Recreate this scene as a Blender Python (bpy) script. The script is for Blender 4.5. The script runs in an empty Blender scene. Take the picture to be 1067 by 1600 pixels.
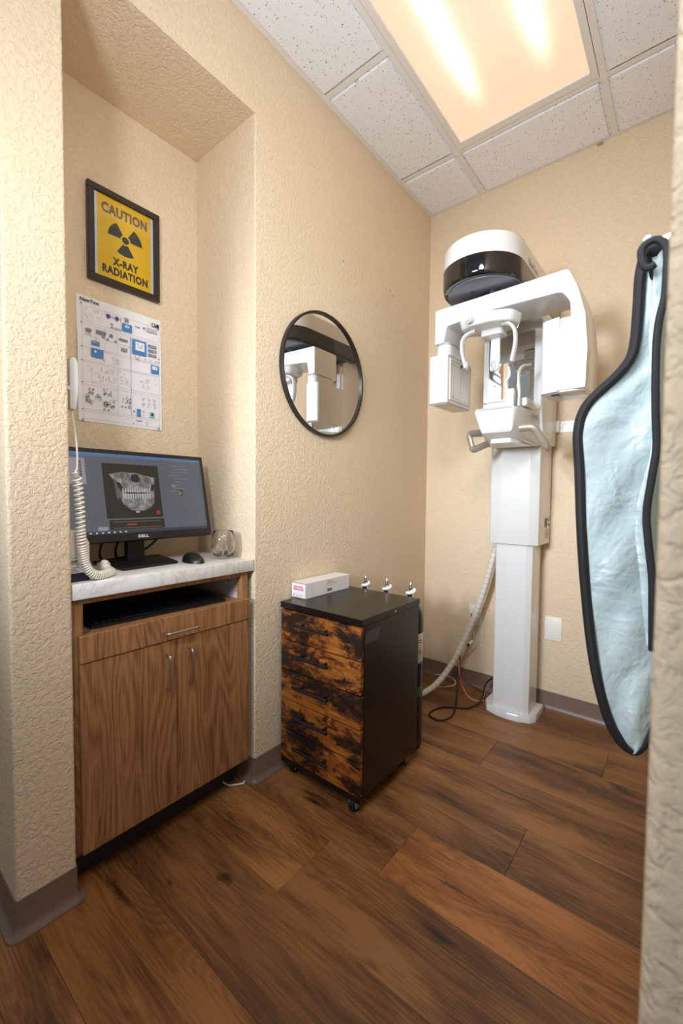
import bpy, bmesh, math, random
from mathutils import Vector, Matrix
C = bpy.context.scene
PI = math.pi
random.seed(7)

# ------------------------------------------------------------------ camera
cam_d = bpy.data.cameras.new('camera'); cam = bpy.data.objects.new('camera', cam_d); C.collection.objects.link(cam)
cam_d.sensor_fit = 'HORIZONTAL'; cam_d.sensor_width = 24.0; cam_d.lens = 24.0*668.08/1067
cam_d.clip_start = 0.02
F = Vector((-0.62853942, 0.77668356, -0.04124134)); Rt = Vector((0.77707563, 0.62934112, 0.00912267)); U = Vector((-0.03304029, 0.02631368, 0.99910757))
cam.matrix_world = Matrix(((Rt.x, U.x, -F.x, 1.2464), (Rt.y, U.y, -F.y, 0.0), (Rt.z, U.z, -F.z, 1.0982), (0, 0, 0, 1)))
cam_d.dof.use_dof = True; cam_d.dof.focus_distance = 1.9; cam_d.dof.aperture_fstop = 5.6
C.camera = cam
# ------------------------------------------------------------------ world, lights, exposure
C.view_settings.view_transform = 'Standard'; C.view_settings.look = 'None'; C.view_settings.gamma = 1.0
C.view_settings.exposure = 0.32; C.view_settings.use_curve_mapping = False
C.cycles.use_denoising = True; C.cycles.max_bounces = 10; C.cycles.diffuse_bounces = 6; C.cycles.glossy_bounces = 6
C.cycles.caustics_reflective = False
W = bpy.data.worlds.new('world'); C.world = W; W.use_nodes = True
W.node_tree.nodes['Background'].inputs[0].default_value = (0.90, 0.95, 1.0, 1); W.node_tree.nodes['Background'].inputs[1].default_value = 0.22

def area_light(name, loc, target, size, power, col, spread=180):
    l = bpy.data.lights.new(name, 'AREA'); l.shape = 'DISK'; l.size = size; l.energy = power; l.color = col; l.spread = math.radians(spread)
    o = bpy.data.objects.new(name, l); C.collection.objects.link(o); o.location = loc
    o.rotation_euler = (Vector(target)-Vector(loc)).to_track_quat('-Z', 'Y').to_euler()
    return o
# photographer's diffused strobe, up and to the left of the camera in the doorway
area_light('doorway_strobe', (0.72, -0.20, 1.80), (0.55, 1.6, 2.0), 0.24, 11, (0.90, 0.95, 1.0))
# second diffused strobe on a boom at the head of the opening, aimed at the back wall
area_light('boom_strobe', (1.02, 0.32, 2.05), (0.6, 2.3, 1.45), 0.30, 10.0, (0.82, 0.92, 1.0))
# unseen gridded fill lamp, added in the corridor to brighten the room's far end
area_light('corridor_fill', (0.48, -1.30, 1.50), (0.58, 2.3, 1.05), 0.45, 6.8, (0.84, 0.92, 1.0), 54)

# ------------------------------------------------------------------ materials
def S(r, g, b):
    f = lambda c: (c/255/12.92 if c/255 <= 0.04045 else ((c/255+0.055)/1.055)**2.4)
    return (f(r), f(g), f(b), 1.0)
class NT:
    def __init__(s, m): s.t = m.node_tree; s.n = m.node_tree.nodes; s.l = m.node_tree.links
    def node(s, typ, **kw):
        n = s.n.new(typ)
        for k, v in kw.items():
            if k.startswith('_'): setattr(n, k[1:], v)
            else: n.inputs[k.replace('__', ' ')].default_value = v
        return n
    def link(s, a, b): s.l.new(a, b)
def mat(name, col, rough=0.5, metal=0.0, coat=0.0, spec=0.5):
    m = bpy.data.materials.new(name); m.use_nodes = True
    p = m.node_tree.nodes['Principled BSDF']
    p.inputs['Base Color'].default_value = col; p.inputs['Roughness'].default_value = rough; p.inputs['Metallic'].default_value = metal
    p.inputs['Coat Weight'].default_value = coat; p.inputs['Specular IOR Level'].default_value = spec
    return m
def grain(m, scale=300.0, amt=0.03, bump=0.0, dist=0.0004):
    """slight procedural variation of colour and relief"""
    t = NT(m); p = t.n['Principled BSDF']; tc = t.node('ShaderNodeTexCoord')
    n = t.node('ShaderNodeTexNoise', Scale=scale, Detail=3.0); t.link(tc.outputs['Object'], n.inputs['Vector'])
    c = p.inputs['Base Color'].default_value[:]
    mx = t.node('ShaderNodeMix', _data_type='RGBA'); mx.inputs['A'].default_value = [max(0, x*(1-amt)) for x in c[:3]]+[1]
    mx.inputs['B'].default_value = [min(1, x*(1+amt)) for x in c[:3]]+[1]
    t.link(n.outputs['Fac'], mx.inputs['Factor']); t.link(mx.outputs['Result'], p.inputs['Base Color'])
    if bump:
        b = t.node('ShaderNodeBump', Strength=bump, Distance=dist); t.link(n.outputs['Fac'], b.inputs['Height']); t.link(b.outputs['Normal'], p.inputs['Normal'])
    return m
def ramp(t, fac, stops):
    r = t.node('ShaderNodeValToRGB'); e = r.color_ramp.elements
    while len(e) < len(stops): e.new(0.5)
    for el, (pos, c) in zip(e, stops): el.position = pos; el.color = c
    t.link(fac, r.inputs['Fac']); return r
def wall_paint(name, col):
    m = mat(name, col, 0.62, spec=0.35); t = NT(m); p = t.n['Principled BSDF']; tc = t.node('ShaderNodeTexCoord')
    a = t.node('ShaderNodeTexNoise', Scale=82.0, Detail=3.0, Roughness=0.55, Distortion=0.9)
    b = t.node('ShaderNodeTexNoise', Scale=170.0, Detail=2.0, Roughness=0.5)
    t.link(tc.outputs['Object'], a.inputs['Vector']); t.link(tc.outputs['Object'], b.inputs['Vector'])
    r = ramp(t, a.outputs['Fac'], [(0.36, (0, 0, 0, 1)), (0.50, (0.75, 0.75, 0.75, 1)), (0.66, (1, 1, 1, 1))])
    ad = t.node('ShaderNodeMath', _operation='MULTIPLY_ADD'); ad.inputs[1].default_value = 0.30
    t.link(b.outputs['Fac'], ad.inputs[0]); t.link(r.outputs['Color'], ad.inputs[2])
    bp = t.node('ShaderNodeBump', Strength=0.72, Distance=0.0021); t.link(ad.outputs[0], bp.inputs['Height']); t.link(bp.outputs['Normal'], p.inputs['Normal'])
    l = t.node('ShaderNodeTexNoise', Scale=2.0, Detail=2.0); t.link(tc.outputs['Object'], l.inputs['Vector'])
    mx = t.node('ShaderNodeMix', _data_type='RGBA'); mx.inputs['A'].default_value = [x*0.95 for x in col[:3]]+[1]; mx.inputs['B'].default_value = [x*1.05 for x in col[:3]]+[1]
    t.link(l.outputs['Fac'], mx.inputs['Factor']); t.link(mx.outputs['Result'], p.inputs['Base Color'])
    return m
M = {}
M['wall'] = wall_paint('beige_textured_paint', S(219, 198, 169))
M['base'] = grain(mat('taupe_vinyl_cove_base', S(120, 99, 86), 0.38), 40, 0.05)
M['white'] = mat('white_enamel', S(214, 214, 213), 0.22, coat=0.3)
grain(M['white'], 60, 0.01)
M['offwhite'] = grain(mat('warm_white_plastic', S(226, 220, 212), 0.30), 60, 0.02)
M['greyring'] = grain(mat('light_grey_plastic', S(165, 168, 170), 0.4), 90, 0.03)
M['greypad'] = grain(mat('grey_rubber_pad', S(172, 178, 180), 0.5), 90, 0.03)
M['champagne'] = grain(mat('champagne_grey_grip', S(160, 150, 136), 0.35, 0.35), 90, 0.03)
M['black'] = grain(mat('black_satin', S(22, 21, 22), 0.35), 90, 0.1)
M['glossblack'] = grain(mat('gloss_black_acrylic', S(20, 21, 24), 0.07, coat=0.6), 90, 0.05)
M['darkgrey'] = grain(mat('slate_grey_plastic', S(104, 106, 114), 0.25), 90, 0.05)
M['deepgrey'] = grain(mat('charcoal_plastic', S(42, 42, 44), 0.4), 90, 0.05)
M['matteblack'] = grain(mat('matte_black_plastic', S(12, 12, 13), 0.5), 90, 0.1)
M['keyblack'] = grain(mat('black_keycap', S(13, 13, 14), 0.45, spec=0.3), 90, 0.1)
M['steel'] = grain(mat('brushed_nickel', S(200, 196, 190), 0.25, 1.0), 200, 0.05)
M['chrome'] = grain(mat('chrome', S(210, 205, 205), 0.12, 1.0), 200, 0.03)
M['mirror'] = mat('mirror_glass', (0.93, 0.93, 0.92, 1), 0.0, 1.0)
M['tee'] = grain(mat('white_painted_steel', S(226, 224, 222), 0.35), 60, 0.02)
M['plate'] = grain(mat('ivory_switch_plate', S(230, 226, 218), 0.35), 60, 0.02)
M['orange'] = grain(mat('orange_receptacle', S(215, 70, 20), 0.4), 60, 0.05)
M['paper'] = grain(mat('white_paper', S(226, 225, 230), 0.45), 60, 0.01)
M['carton'] = grain(mat('white_cardboard', S(228, 224, 220), 0.55), 60, 0.02)
M['kraft'] = grain(mat('kraft_board', S(170, 130, 90), 0.7), 60, 0.05)
M['yellow'] = grain(mat('yellow_sign_print', S(250, 196, 16), 0.35), 60, 0.02)
M['inkgrey'] = grain(mat('dark_sign_ink', S(58, 54, 52), 0.4), 60, 0.02)
M['inkbrown'] = grain(mat('brown_grey_sign_ink', S(120, 92, 66), 0.4), 60, 0.02)
M['ink'] = grain(mat('black_ink', S(35, 33, 40), 0.5), 60, 0.02)
M['greyink'] = grain(mat('grey_ink', S(128, 128, 138), 0.5), 60, 0.02)
M['paleink'] = grain(mat('pale_grey_ink', S(178, 178, 188), 0.5), 60, 0.02)
M['blueink'] = grain(mat('blue_ink', S(62, 125, 190), 0.5), 60, 0.02)
M['purpleink'] = grain(mat('purple_ink', S(80, 62, 150), 0.5), 60, 0.02)
M['greenink'] = grain(mat('green_ink', S(140, 185, 60), 0.5), 60, 0.02)
M['peachink'] = grain(mat('peach_ink', S(240, 190, 150), 0.5), 60, 0.02)
M['tealink'] = grain(mat('teal_ink', S(130, 190, 185), 0.5), 60, 0.02)
M['redink'] = grain(mat('pink_red_ink', S(214, 70, 100), 0.5), 60, 0.02)
M['frame'] = grain(mat('dark_brown_frame', S(38, 29, 26), 0.35), 100, 0.1)
M['navy'] = grain(mat('navy_print', S(22, 24, 52), 0.4), 60, 0.02)
M['cord'] = grain(mat('cream_white_pvc', S(226, 220, 208), 0.38), 60, 0.02)
M['hose'] = grain(mat('white_spiral_sleeve', S(214, 206, 198), 0.45), 60, 0.02)
M['wirered'] = grain(mat('red_wire', S(178, 40, 34), 0.4), 60, 0.02)
M['wirecream'] = grain(mat('cream_wire', S(205, 182, 150), 0.4), 60, 0.02)
M['bind'] = grain(mat('black_binding_tape', S(15, 14, 18), 0.75), 900, 0.3, 0.4, 0.0006)
M['plaster'] = grain(mat('bare_plaster', S(225, 215, 210), 0.8), 60, 0.02)
M['cabinside'] = grain(mat('white_melamine', S(215, 208, 205), 0.4), 60, 0.02)
M['label'] = grain(mat('cylinder_label', S(196, 190, 178), 0.45), 60, 0.04)
M['tape'] = mat('clear_tape', S(120, 116, 110), 0.25); M['tape'].node_tree.nodes['Principled BSDF'].inputs['Alpha'].default_value = 0.28

def wood_cab(name):
    m = mat(name, S(150, 104, 66), 0.42); t = NT(m); p = t.n['Principled BSDF']; tc = t.node('ShaderNodeTexCoord'); oi = t.node('ShaderNodeObjectInfo')
    off = t.node('ShaderNodeVectorMath', _operation='SCALE'); off.inputs['Scale'].default_value = 3.0
    cb = t.node('ShaderNodeCombineXYZ'); t.link(oi.outputs['Random'], cb.inputs[1]); t.link(cb.outputs[0], off.inputs[0])
    ad = t.node('ShaderNodeVectorMath', _operation='ADD'); t.link(tc.outputs['Object'], ad.inputs[0]); t.link(off.outputs[0], ad.inputs[1])
    mp = t.node('ShaderNodeMapping'); mp.inputs['Scale'].default_value = (1, 1, 0.16); t.link(ad.outputs[0], mp.inputs[0])
    w = t.node('ShaderNodeTexNoise', Scale=7.0, Detail=1.5, Roughness=0.4); t.link(mp.outputs[0], w.inputs['Vector'])
    # growth rings: contour lines of a slow noise
    mul = t.node('ShaderNodeMath', _operation='MULTIPLY'); mul.inputs[1].default_value = 30.0; t.link(w.outputs['Fac'], mul.inputs[0])
    fr = t.node('ShaderNodeMath', _operation='PINGPONG'); fr.inputs[1].default_value = 0.5; t.link(mul.outputs[0], fr.inputs[0])
    mp2 = t.node('ShaderNodeMapping'); mp2.inputs['Scale'].default_value = (1, 1, 0.03); t.link(ad.outputs[0], mp2.inputs[0])
    f = t.node('ShaderNodeTexNoise', Scale=330.0, Detail=3.0, Roughness=0.55); t.link(mp2.outputs[0], f.inputs['Vector'])
    f2 = t.node('ShaderNodeTexNoise', Scale=38.0, Detail=2.0); t.link(mp2.outputs[0], f2.inputs['Vector'])
    a1 = t.node('ShaderNodeMath', _operation='MULTIPLY_ADD'); a1.inputs[1].default_value = 0.34; t.link(fr.outputs[0], a1.inputs[0]); 
    a2 = t.node('ShaderNodeMath', _operation='MULTIPLY_ADD'); a2.inputs[1].default_value = 0.60; a2.inputs[2].default_value = -0.03; t.link(f.outputs['Fac'], a2.inputs[0]); t.link(a2.outputs[0], a1.inputs[2])
    a3 = t.node('ShaderNodeMath', _operation='MULTIPLY_ADD'); a3.inputs[1].default_value = 0.30; t.link(f2.outputs['Fac'], a3.inputs[0]); t.link(a1.outputs[0], a3.inputs[2])
    r = ramp(t, a3.outputs[0], [(0.30, S(104, 66, 38)), (0.46, S(142, 98, 62)), (0.60, S(164, 118, 78)), (0.80, S(176, 130, 88))])
    t.link(r.outputs['Color'], p.inputs['Base Color'])
    b = t.node('ShaderNodeBump', Strength=0.15, Distance=0.0004); t.link(f.outputs['Fac'], b.inputs['Height']); t.link(b.outputs['Normal'], p.inputs['Normal'])
    return m
M['wood'] = wood_cab('walnut_laminate')

def floor_mat():
    m = mat('dark_walnut_vinyl_plank', S(85, 54, 34), 0.42); t = NT(m); p = t.n['Principled BSDF']; tc = t.node('ShaderNodeTexCoord'); oi = t.node('ShaderNodeObjectInfo')
    cb = t.node('ShaderNodeCombineXYZ'); t.link(oi.outputs['Random'], cb.inputs[0]); t.link(oi.outputs['Random'], cb.inputs[2])
    off = t.node('ShaderNodeVectorMath', _operation='SCALE'); off.inputs['Scale'].default_value = 17.0; t.link(cb.outputs[0], off.inputs[0])
    ad = t.node('ShaderNodeVectorMath', _operation='ADD'); t.link(tc.outputs['Object'], ad.inputs[0]); t.link(off.outputs[0], ad.inputs[1])
    def stretched(sx, **kw):
        mp = t.node('ShaderNodeMapping'); mp.inputs['Scale'].default_value = (sx, 1, 1); t.link(ad.outputs[0], mp.inputs[0])
        n = t.node('ShaderNodeTexNoise', **kw); t.link(mp.outputs[0], n.inputs['Vector']); return n
    slow = stretched(0.22, Scale=9.0, Detail=2.0, Roughness=0.5, Distortion=0.3)
    rings = stretched(0.16, Scale=6.5, Detail=1.0, Roughness=0.4)
    fine = stretched(0.045, Scale=190.0, Detail=3.0, Roughness=0.65)
    knot = stretched(0.35, Scale=6.0, Detail=2.5, Roughness=0.6, Distortion=0.6)
    mul = t.node('ShaderNodeMath', _operation='MULTIPLY'); mul.inputs[1].default_value = 34.0; t.link(rings.outputs['Fac'], mul.inputs[0])
    pp = t.node('ShaderNodeMath', _operation='PINGPONG'); pp.inputs[1].default_value = 0.5; t.link(mul.outputs[0], pp.inputs[0])
    a1 = t.node('ShaderNodeMath', _operation='MULTIPLY_ADD'); a1.inputs[1].default_value = 0.22; t.link(pp.outputs[0], a1.inputs[0]); t.link(slow.outputs['Fac'], a1.inputs[2]); a1.inputs[1].default_value = 0.18
    a2 = t.node('ShaderNodeMath', _operation='MULTIPLY_ADD'); a2.inputs[1].default_value = 0.62; t.link(fine.outputs['Fac'], a2.inputs[0]); t.link(a1.outputs[0], a2.inputs[2])
    r = ramp(t, a2.outputs[0], [(0.54, S(64, 37, 18)), (0.70, S(97, 60, 31)), (0.86, S(127, 84, 45)), (1.0, S(148, 101, 58))])
    kr = ramp(t, knot.outputs['Fac'], [(0.27, (0.2, 0.16, 0.14, 1)), (0.33, (1, 1, 1, 1))])
    mm = t.node('ShaderNodeMix', _data_type='RGBA', _blend_type='MULTIPLY'); mm.inputs['Factor'].default_value = 1.0
    t.link(r.outputs['Color'], mm.inputs['A']); t.link(kr.outputs['Color'], mm.inputs['B'])
    # individual knots and pith streaks in the boards (centre x, y, half length, half width)
    nd = t.node('ShaderNodeTexNoise', Scale=38.0, Detail=3.0); t.link(tc.outputs['Object'], nd.inputs['Vector'])
    ns = t.node('ShaderNodeVectorMath', _operation='SCALE'); ns.inputs['Scale'].default_value = 0.028; t.link(nd.outputs['Color'], ns.inputs[0])
    na = t.node('ShaderNodeVectorMath', _operation='ADD'); t.link(tc.outputs['Object'], na.inputs[0]); t.link(ns.outputs[0], na.inputs[1])
    prev = None
    for kx, ky, kl, kw in ((.255, .712, .035, .018), (.062, .501, .10, .012), (.148, .603, .020, .009), (.766, 1.10, .075, .007), (.77, 1.588, .14, .008), (.54, 1.563, .06, .006), (.847, 1.312, .030, .006), (.257, 1.099, .05, .006), (1.16, 1.765, .022, .007), (.95, 1.93, .12, .006), (1.05, .86, .10, .006)):
        a = t.node('ShaderNodeVectorMath', _operation='SUBTRACT'); a.inputs[1].default_value = (kx+.014, ky+.014, .014); t.link(na.outputs[0], a.inputs[0])
        b_ = t.node('ShaderNodeVectorMath', _operation='MULTIPLY'); b_.inputs[1].default_value = (1/kl, 1/kw, 0); t.link(a.outputs[0], b_.inputs[0])
        c_ = t.node('ShaderNodeVectorMath', _operation='LENGTH'); t.link(b_.outputs[0], c_.inputs[0])
        if prev is None: prev = c_.outputs['Value']
        else:
            mn_ = t.node('ShaderNodeMath', _operation='MINIMUM'); t.link(prev, mn_.inputs[0]); t.link(c_.outputs['Value'], mn_.inputs[1]); prev = mn_.outputs[0]
    kk = ramp(t, prev, [(0.0, (0.12, 0.10, 0.10, 1)), (0.45, (0.35, 0.30, 0.27, 1)), (1.0, (1, 1, 1, 1))])
    mk = t.node('ShaderNodeMix', _data_type='RGBA', _blend_type='MULTIPLY'); mk.inputs['Factor'].default_value = 0.9
    t.link(mm.outputs['Result'], mk.inputs['A']); t.link(kk.outputs['Color'], mk.inputs['B']); mm = mk
    mo = t.node('ShaderNodeMix', _data_type='RGBA', _blend_type='MULTIPLY'); mo.inputs['Factor'].default_value = 1.0
    t.link(mm.outputs['Result'], mo.inputs['A']); t.link(oi.outputs['Color'], mo.inputs['B']); t.link(mo.outputs['Result'], p.inputs['Base Color'])
    b = t.node('ShaderNodeBump', Strength=0.25, Distance=0.0005); t.link(fine.outputs['Fac'], b.inputs['Height']); t.link(b.outputs['Normal'], p.inputs['Normal'])
    rr = t.node('ShaderNodeMapRange'); rr.inputs['To Min'].default_value = 0.36; rr.inputs['To Max'].default_value = 0.55; t.link(fine.outputs['Fac'], rr.inputs['Value']); t.link(rr.outputs[0], p.inputs['Roughness'])
    return m
M['plank'] = floor_mat()
M['subfloor'] = grain(mat('dark_underlay', S(24, 16, 11), 0.8), 40, 0.1)

def tile_mat():
    m = mat('acoustic_tile', S(234, 236, 241), 0.85, spec=0.2); t = NT(m); p = t.n['Principled BSDF']; tc = t.node('ShaderNodeTexCoord')
    v = t.node('ShaderNodeTexVoronoi', Scale=130.0); t.link(tc.outputs['Object'], v.inputs['Vector'])
    ms = t.node('ShaderNodeTexNoise', Scale=80.0, Detail=1.0); t.link(tc.outputs['Object'], ms.inputs['Vector'])
    sz = t.node('ShaderNodeMapRange'); sz.inputs['From Min'].default_value = 0.45; sz.inputs['From Max'].default_value = 0.75; sz.inputs['To Min'].default_value = 0.03; sz.inputs['To Max'].default_value = 0.42
    t.link(ms.outputs['Fac'], sz.inputs['Value'])
    lt = t.node('ShaderNodeMath', _operation='LESS_THAN'); t.link(v.outputs['Distance'], lt.inputs[0]); t.link(sz.outputs[0], lt.inputs[1])
    mx = t.node('ShaderNodeMix', _data_type='RGBA'); mx.inputs['A'].default_value = S(234, 236, 241); mx.inputs['B'].default_value = S(150, 143, 138)
    t.link(lt.outputs[0], mx.inputs['Factor']); t.link(mx.outputs['Result'], p.inputs['Base Color'])
    inv = t.node('ShaderNodeMath', _operation='SUBTRACT'); inv.inputs[0].default_value = 1.0; t.link(lt.outputs[0], inv.inputs[1])
    b = t.node('ShaderNodeBump', Strength=0.5, Distance=0.001); t.link(inv.outputs[0], b.inputs['Height']); t.link(b.outputs['Normal'], p.inputs['Normal'])
    return m
M['tile'] = tile_mat()

def lens_mat(cx, ys):
    """backlit prismatic diffuser: two fluorescent tubes run along y above it"""
    m = mat('lit_prismatic_lens', S(240, 225, 205), 0.35); t = NT(m); p = t.n['Principled BSDF']; tc = t.node('ShaderNodeTexCoord')
    sx = t.node('ShaderNodeSeparateXYZ'); t.link(tc.outputs['Object'], sx.inputs[0])
    tot = None
    for c in cx:
        d = t.node('ShaderNodeMath', _operation='SUBTRACT'); d.inputs[1].default_value = c; t.link(sx.outputs[0], d.inputs[0])
        q = t.node('ShaderNodeMath', _operation='MULTIPLY'); t.link(d.outputs[0], q.inputs[0]); t.link(d.outputs[0], q.inputs[1])
        g = t.node('ShaderNodeMath', _operation='MULTIPLY'); g.inputs[1].default_value = -1/(2*0.024**2); t.link(q.outputs[0], g.inputs[0])
        e = t.node('ShaderNodeMath', _operation='EXPONENT'); t.link(g.outputs[0], e.inputs[0])
        g2 = t.node('ShaderNodeMath', _operation='MULTIPLY'); g2.inputs[1].default_value = -1/(2*0.085**2); t.link(q.outputs[0], g2.inputs[0])
        e2 = t.node('ShaderNodeMath', _operation='EXPONENT'); t.link(g2.outputs[0], e2.inputs[0])
        e3 = t.node('ShaderNodeMath', _operation='MULTIPLY_ADD'); e3.inputs[1].default_value = 0.16; t.link(e2.outputs[0], e3.inputs[0]); t.link(e.outputs[0], e3.inputs[2]); e = e3
        if tot is None: tot = e
        else:
            a = t.node('ShaderNodeMath', _operation='ADD'); t.link(tot.outputs[0], a.inputs[0]); t.link(e.outputs[0], a.inputs[1]); tot = a
    yr = t.node('ShaderNodeMapRange', _interpolation_type='SMOOTHSTEP'); yr.inputs['From Min'].default_value = ys+0.03; yr.inputs['From Max'].default_value = ys-0.34; t.link(sx.outputs[1], yr.inputs['Value'])
    bm_ = t.node('ShaderNodeMath', _operation='MULTIPLY'); t.link(tot.outputs[0], bm_.inputs[0]); t.link(yr.outputs[0], bm_.inputs[1])
    # prism lattice
    mp = t.node('ShaderNodeMapping'); mp.inputs['Rotation'].default_value = (0, 0, PI/4); t.link(tc.outputs['Object'], mp.inputs[0])
    ck = t.node('ShaderNodeTexVoronoi', Scale=150.0, Randomness=0.0); t.link(mp.outputs[0], ck.inputs['Vector'])
    cm = t.node('ShaderNodeMapRange'); cm.inputs['From Max'].default_value = 0.7; cm.inputs['To Min'].default_value = 1.08; cm.inputs['To Max'].default_value = 0.88; t.link(ck.outputs['Distance'], cm.inputs['Value'])
    st = t.node('ShaderNodeMath', _operation='MULTIPLY_ADD'); st.inputs[1].default_value = 1.1; st.inputs[2].default_value = 0.78; t.link(bm_.outputs[0], st.inputs[0])
    s2 = t.node('ShaderNodeMath', _operation='MULTIPLY'); t.link(st.outputs[0], s2.inputs[0]); t.link(cm.outputs[0], s2.inputs[1])
    p.inputs['Base Color'].default_value = S(120, 105, 88)
    col = t.node('ShaderNodeMix', _data_type='RGBA'); col.inputs['A'].default_value = (1.0, 0.69, 0.475, 1); col.inputs['B'].default_value = (1.0, 0.86, 0.70, 1)
    t.link(bm_.outputs[0], col.inputs['Factor']); t.link(col.outputs['Result'], p.inputs['Emission Color'])
    t.link(s2.outputs[0], p.inputs['Emission Strength'])
    return m
M['lens'] = lens_mat((0.507, 0.77), 1.86)

def marble():
    m = mat('white_marble_laminate', S(228, 226, 224), 0.3); t = NT(m); p = t.n['Principled BSDF']; tc = t.node('ShaderNodeTexCoord')
    n = t.node('ShaderNodeTexNoise', Scale=7.0, Detail=6.0, Roughness=0.65, Distortion=1.4); t.link(tc.outputs['Object'], n.inputs['Vector'])
    r = ramp(t, n.outputs['Fac'], [(0.40, S(228, 226, 223)), (0.485, S(220, 217, 213)), (0.50, S(196, 191, 186)), (0.515, S(222, 219, 215)), (0.62, S(230, 228, 225))])
    t.link(r.outputs['Color'], p.inputs['Base Color']); return m
M['marble'] = marble()

def rustic():
    m = mat('rustic_brown_laminate', S(120, 70, 25), 0.5); t = NT(m); p = t.n['Principled BSDF']; tc = t.node('ShaderNodeTexCoord')
    def st(sc, **kw):
        mp = t.node('ShaderNodeMapping'); mp.inputs['Scale'].default_value = sc; t.link(tc.outputs['Object'], mp.inputs[0])
        n = t.node('ShaderNodeTexNoise', **kw); t.link(mp.outputs[0], n.inputs['Vector']); return n
    a = st((0.5, 1, 1.0), Scale=13.0, Detail=9.0, Roughness=0.72, Distortion=0.35)
    g = st((0.10, 1, 1), Scale=90.0, Detail=4.0, Roughness=0.7)
    b = st((0.6, 1, 1), Scale=30.0, Detail=4.0, Roughness=0.7, Distortion=0.4)
    rg = ramp(t, g.outputs['Fac'], [(0.3, S(100, 52, 14)), (0.5, S(142, 80, 24)), (0.7, S(172, 108, 38))])
    ra = ramp(t, a.outputs['Fac'], [(0.44, (0.035, 0.03, 0.025, 1)), (0.485, (0.30, 0.24, 0.18, 1)), (0.53, (0.95, 0.93, 0.9, 1))])
    rb = ramp(t, b.outputs['Fac'], [(0.34, (0.15, 0.13, 0.12, 1)), (0.46, (1, 1, 1, 1))])
    m1 = t.node('ShaderNodeMix', _data_type='RGBA', _blend_type='MULTIPLY'); m1.inputs['Factor'].default_value = 1; t.link(rg.outputs['Color'], m1.inputs['A']); t.link(ra.outputs['Color'], m1.inputs['B'])
    m2 = t.node('ShaderNodeMix', _data_type='RGBA', _blend_type='MULTIPLY'); m2.inputs['Factor'].default_value = 0.8; t.link(m1.outputs['Result'], m2.inputs['A']); t.link(rb.outputs['Color'], m2.inputs['B'])
    t.link(m2.outputs['Result'], p.inputs['Base Color'])
    bp = t.node('ShaderNodeBump', Strength=0.2, Distance=0.0005); t.link(g.outputs['Fac'], bp.inputs['Height']); t.link(bp.outputs['Normal'], p.inputs['Normal'])
    return m
M['rustic'] = rustic()
M['blackboard'] = grain(mat('black_laminate', S(13, 10, 9), 0.30), 120, 0.15, 0.1, 0.0003)

def apron_mat():
    m = mat('pale_teal_vinyl', S(176, 204, 202), 0.34); t = NT(m); p = t.n['Principled BSDF']; tc = t.node('ShaderNodeTexCoord')
    n = t.node('ShaderNodeTexNoise', Scale=10.0, Detail=3.0, Distortion=0.8); t.link(tc.outputs['Object'], n.inputs['Vector'])
    f = t.node('ShaderNodeTexNoise', Scale=45.0, Detail=2.0, Distortion=0.5); t.link(tc.outputs['Object'], f.inputs['Vector'])
    ad = t.node('ShaderNodeMath', _operation='MULTIPLY_ADD'); ad.inputs[1].default_value = 0.22; t.link(f.outputs['Fac'], ad.inputs[0]); t.link(n.outputs['Fac'], ad.inputs[2])
    b = t.node('ShaderNodeBump', Strength=0.8, Distance=0.016); t.link(ad.outputs[0], b.inputs['Height']); t.link(b.outputs['Normal'], p.inputs['Normal'])
    mx = t.node('ShaderNodeMix', _data_type='RGBA'); mx.inputs['A'].default_value = S(160, 180, 187); mx.inputs['B'].default_value = S(180, 190, 189); t.link(n.outputs['Fac'], mx.inputs['Factor']); t.link(mx.outputs['Result'], p.inputs['Base Color'])
    return m
M['apron'] = apron_mat()
def tank_mat():
    m = mat('green_navy_foil', S(10, 30, 30), 0.25); t = NT(m); p = t.n['Principled BSDF']; tc = t.node('ShaderNodeTexCoord')
    n = t.node('ShaderNodeTexNoise', Scale=26.0, Detail=4.0, Distortion=1.5); t.link(tc.outputs['Object'], n.inputs['Vector'])
    r = ramp(t, n.outputs['Fac'], [(0.48, S(8, 14, 24)), (0.60, S(10, 30, 38)), (0.66, S(20, 66, 66)), (0.72, S(12, 30, 36))]); t.link(r.outputs['Color'], p.inputs['Base Color']); return m
M['tank'] = tank_mat()
M['tankgreen'] = grain(mat('green_cylinder_band', S(52, 92, 40), 0.35), 60, 0.1)
def glass():
    m = mat('clear_glass', (1, 1, 1, 1), 0.0); p = m.node_tree.nodes['Principled BSDF']; p.inputs['Transmission Weight'].default_value = 1.0; p.inputs['IOR'].default_value = 1.45; return m
M['glass'] = glass()
def pane():
    m = bpy.data.materials.new('picture_glass'); m.use_nodes = True; t = NT(m); t.n.remove(t.n['Principled BSDF'])
    tr = t.node('ShaderNodeBsdfTransparent'); gl = t.node('ShaderNodeBsdfGlossy', Roughness=0.03); fr = t.node('ShaderNodeFresnel', IOR=1.45); mx = t.node('ShaderNodeMixShader')
    t.link(fr.outputs[0], mx.inputs[0]); t.link(tr.outputs[0], mx.inputs[1]); t.link(gl.outputs[0], mx.inputs[2]); t.link(mx.outputs[0], t.n['Material Output'].inputs[0]); return m
M['pane'] = pane()
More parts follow.
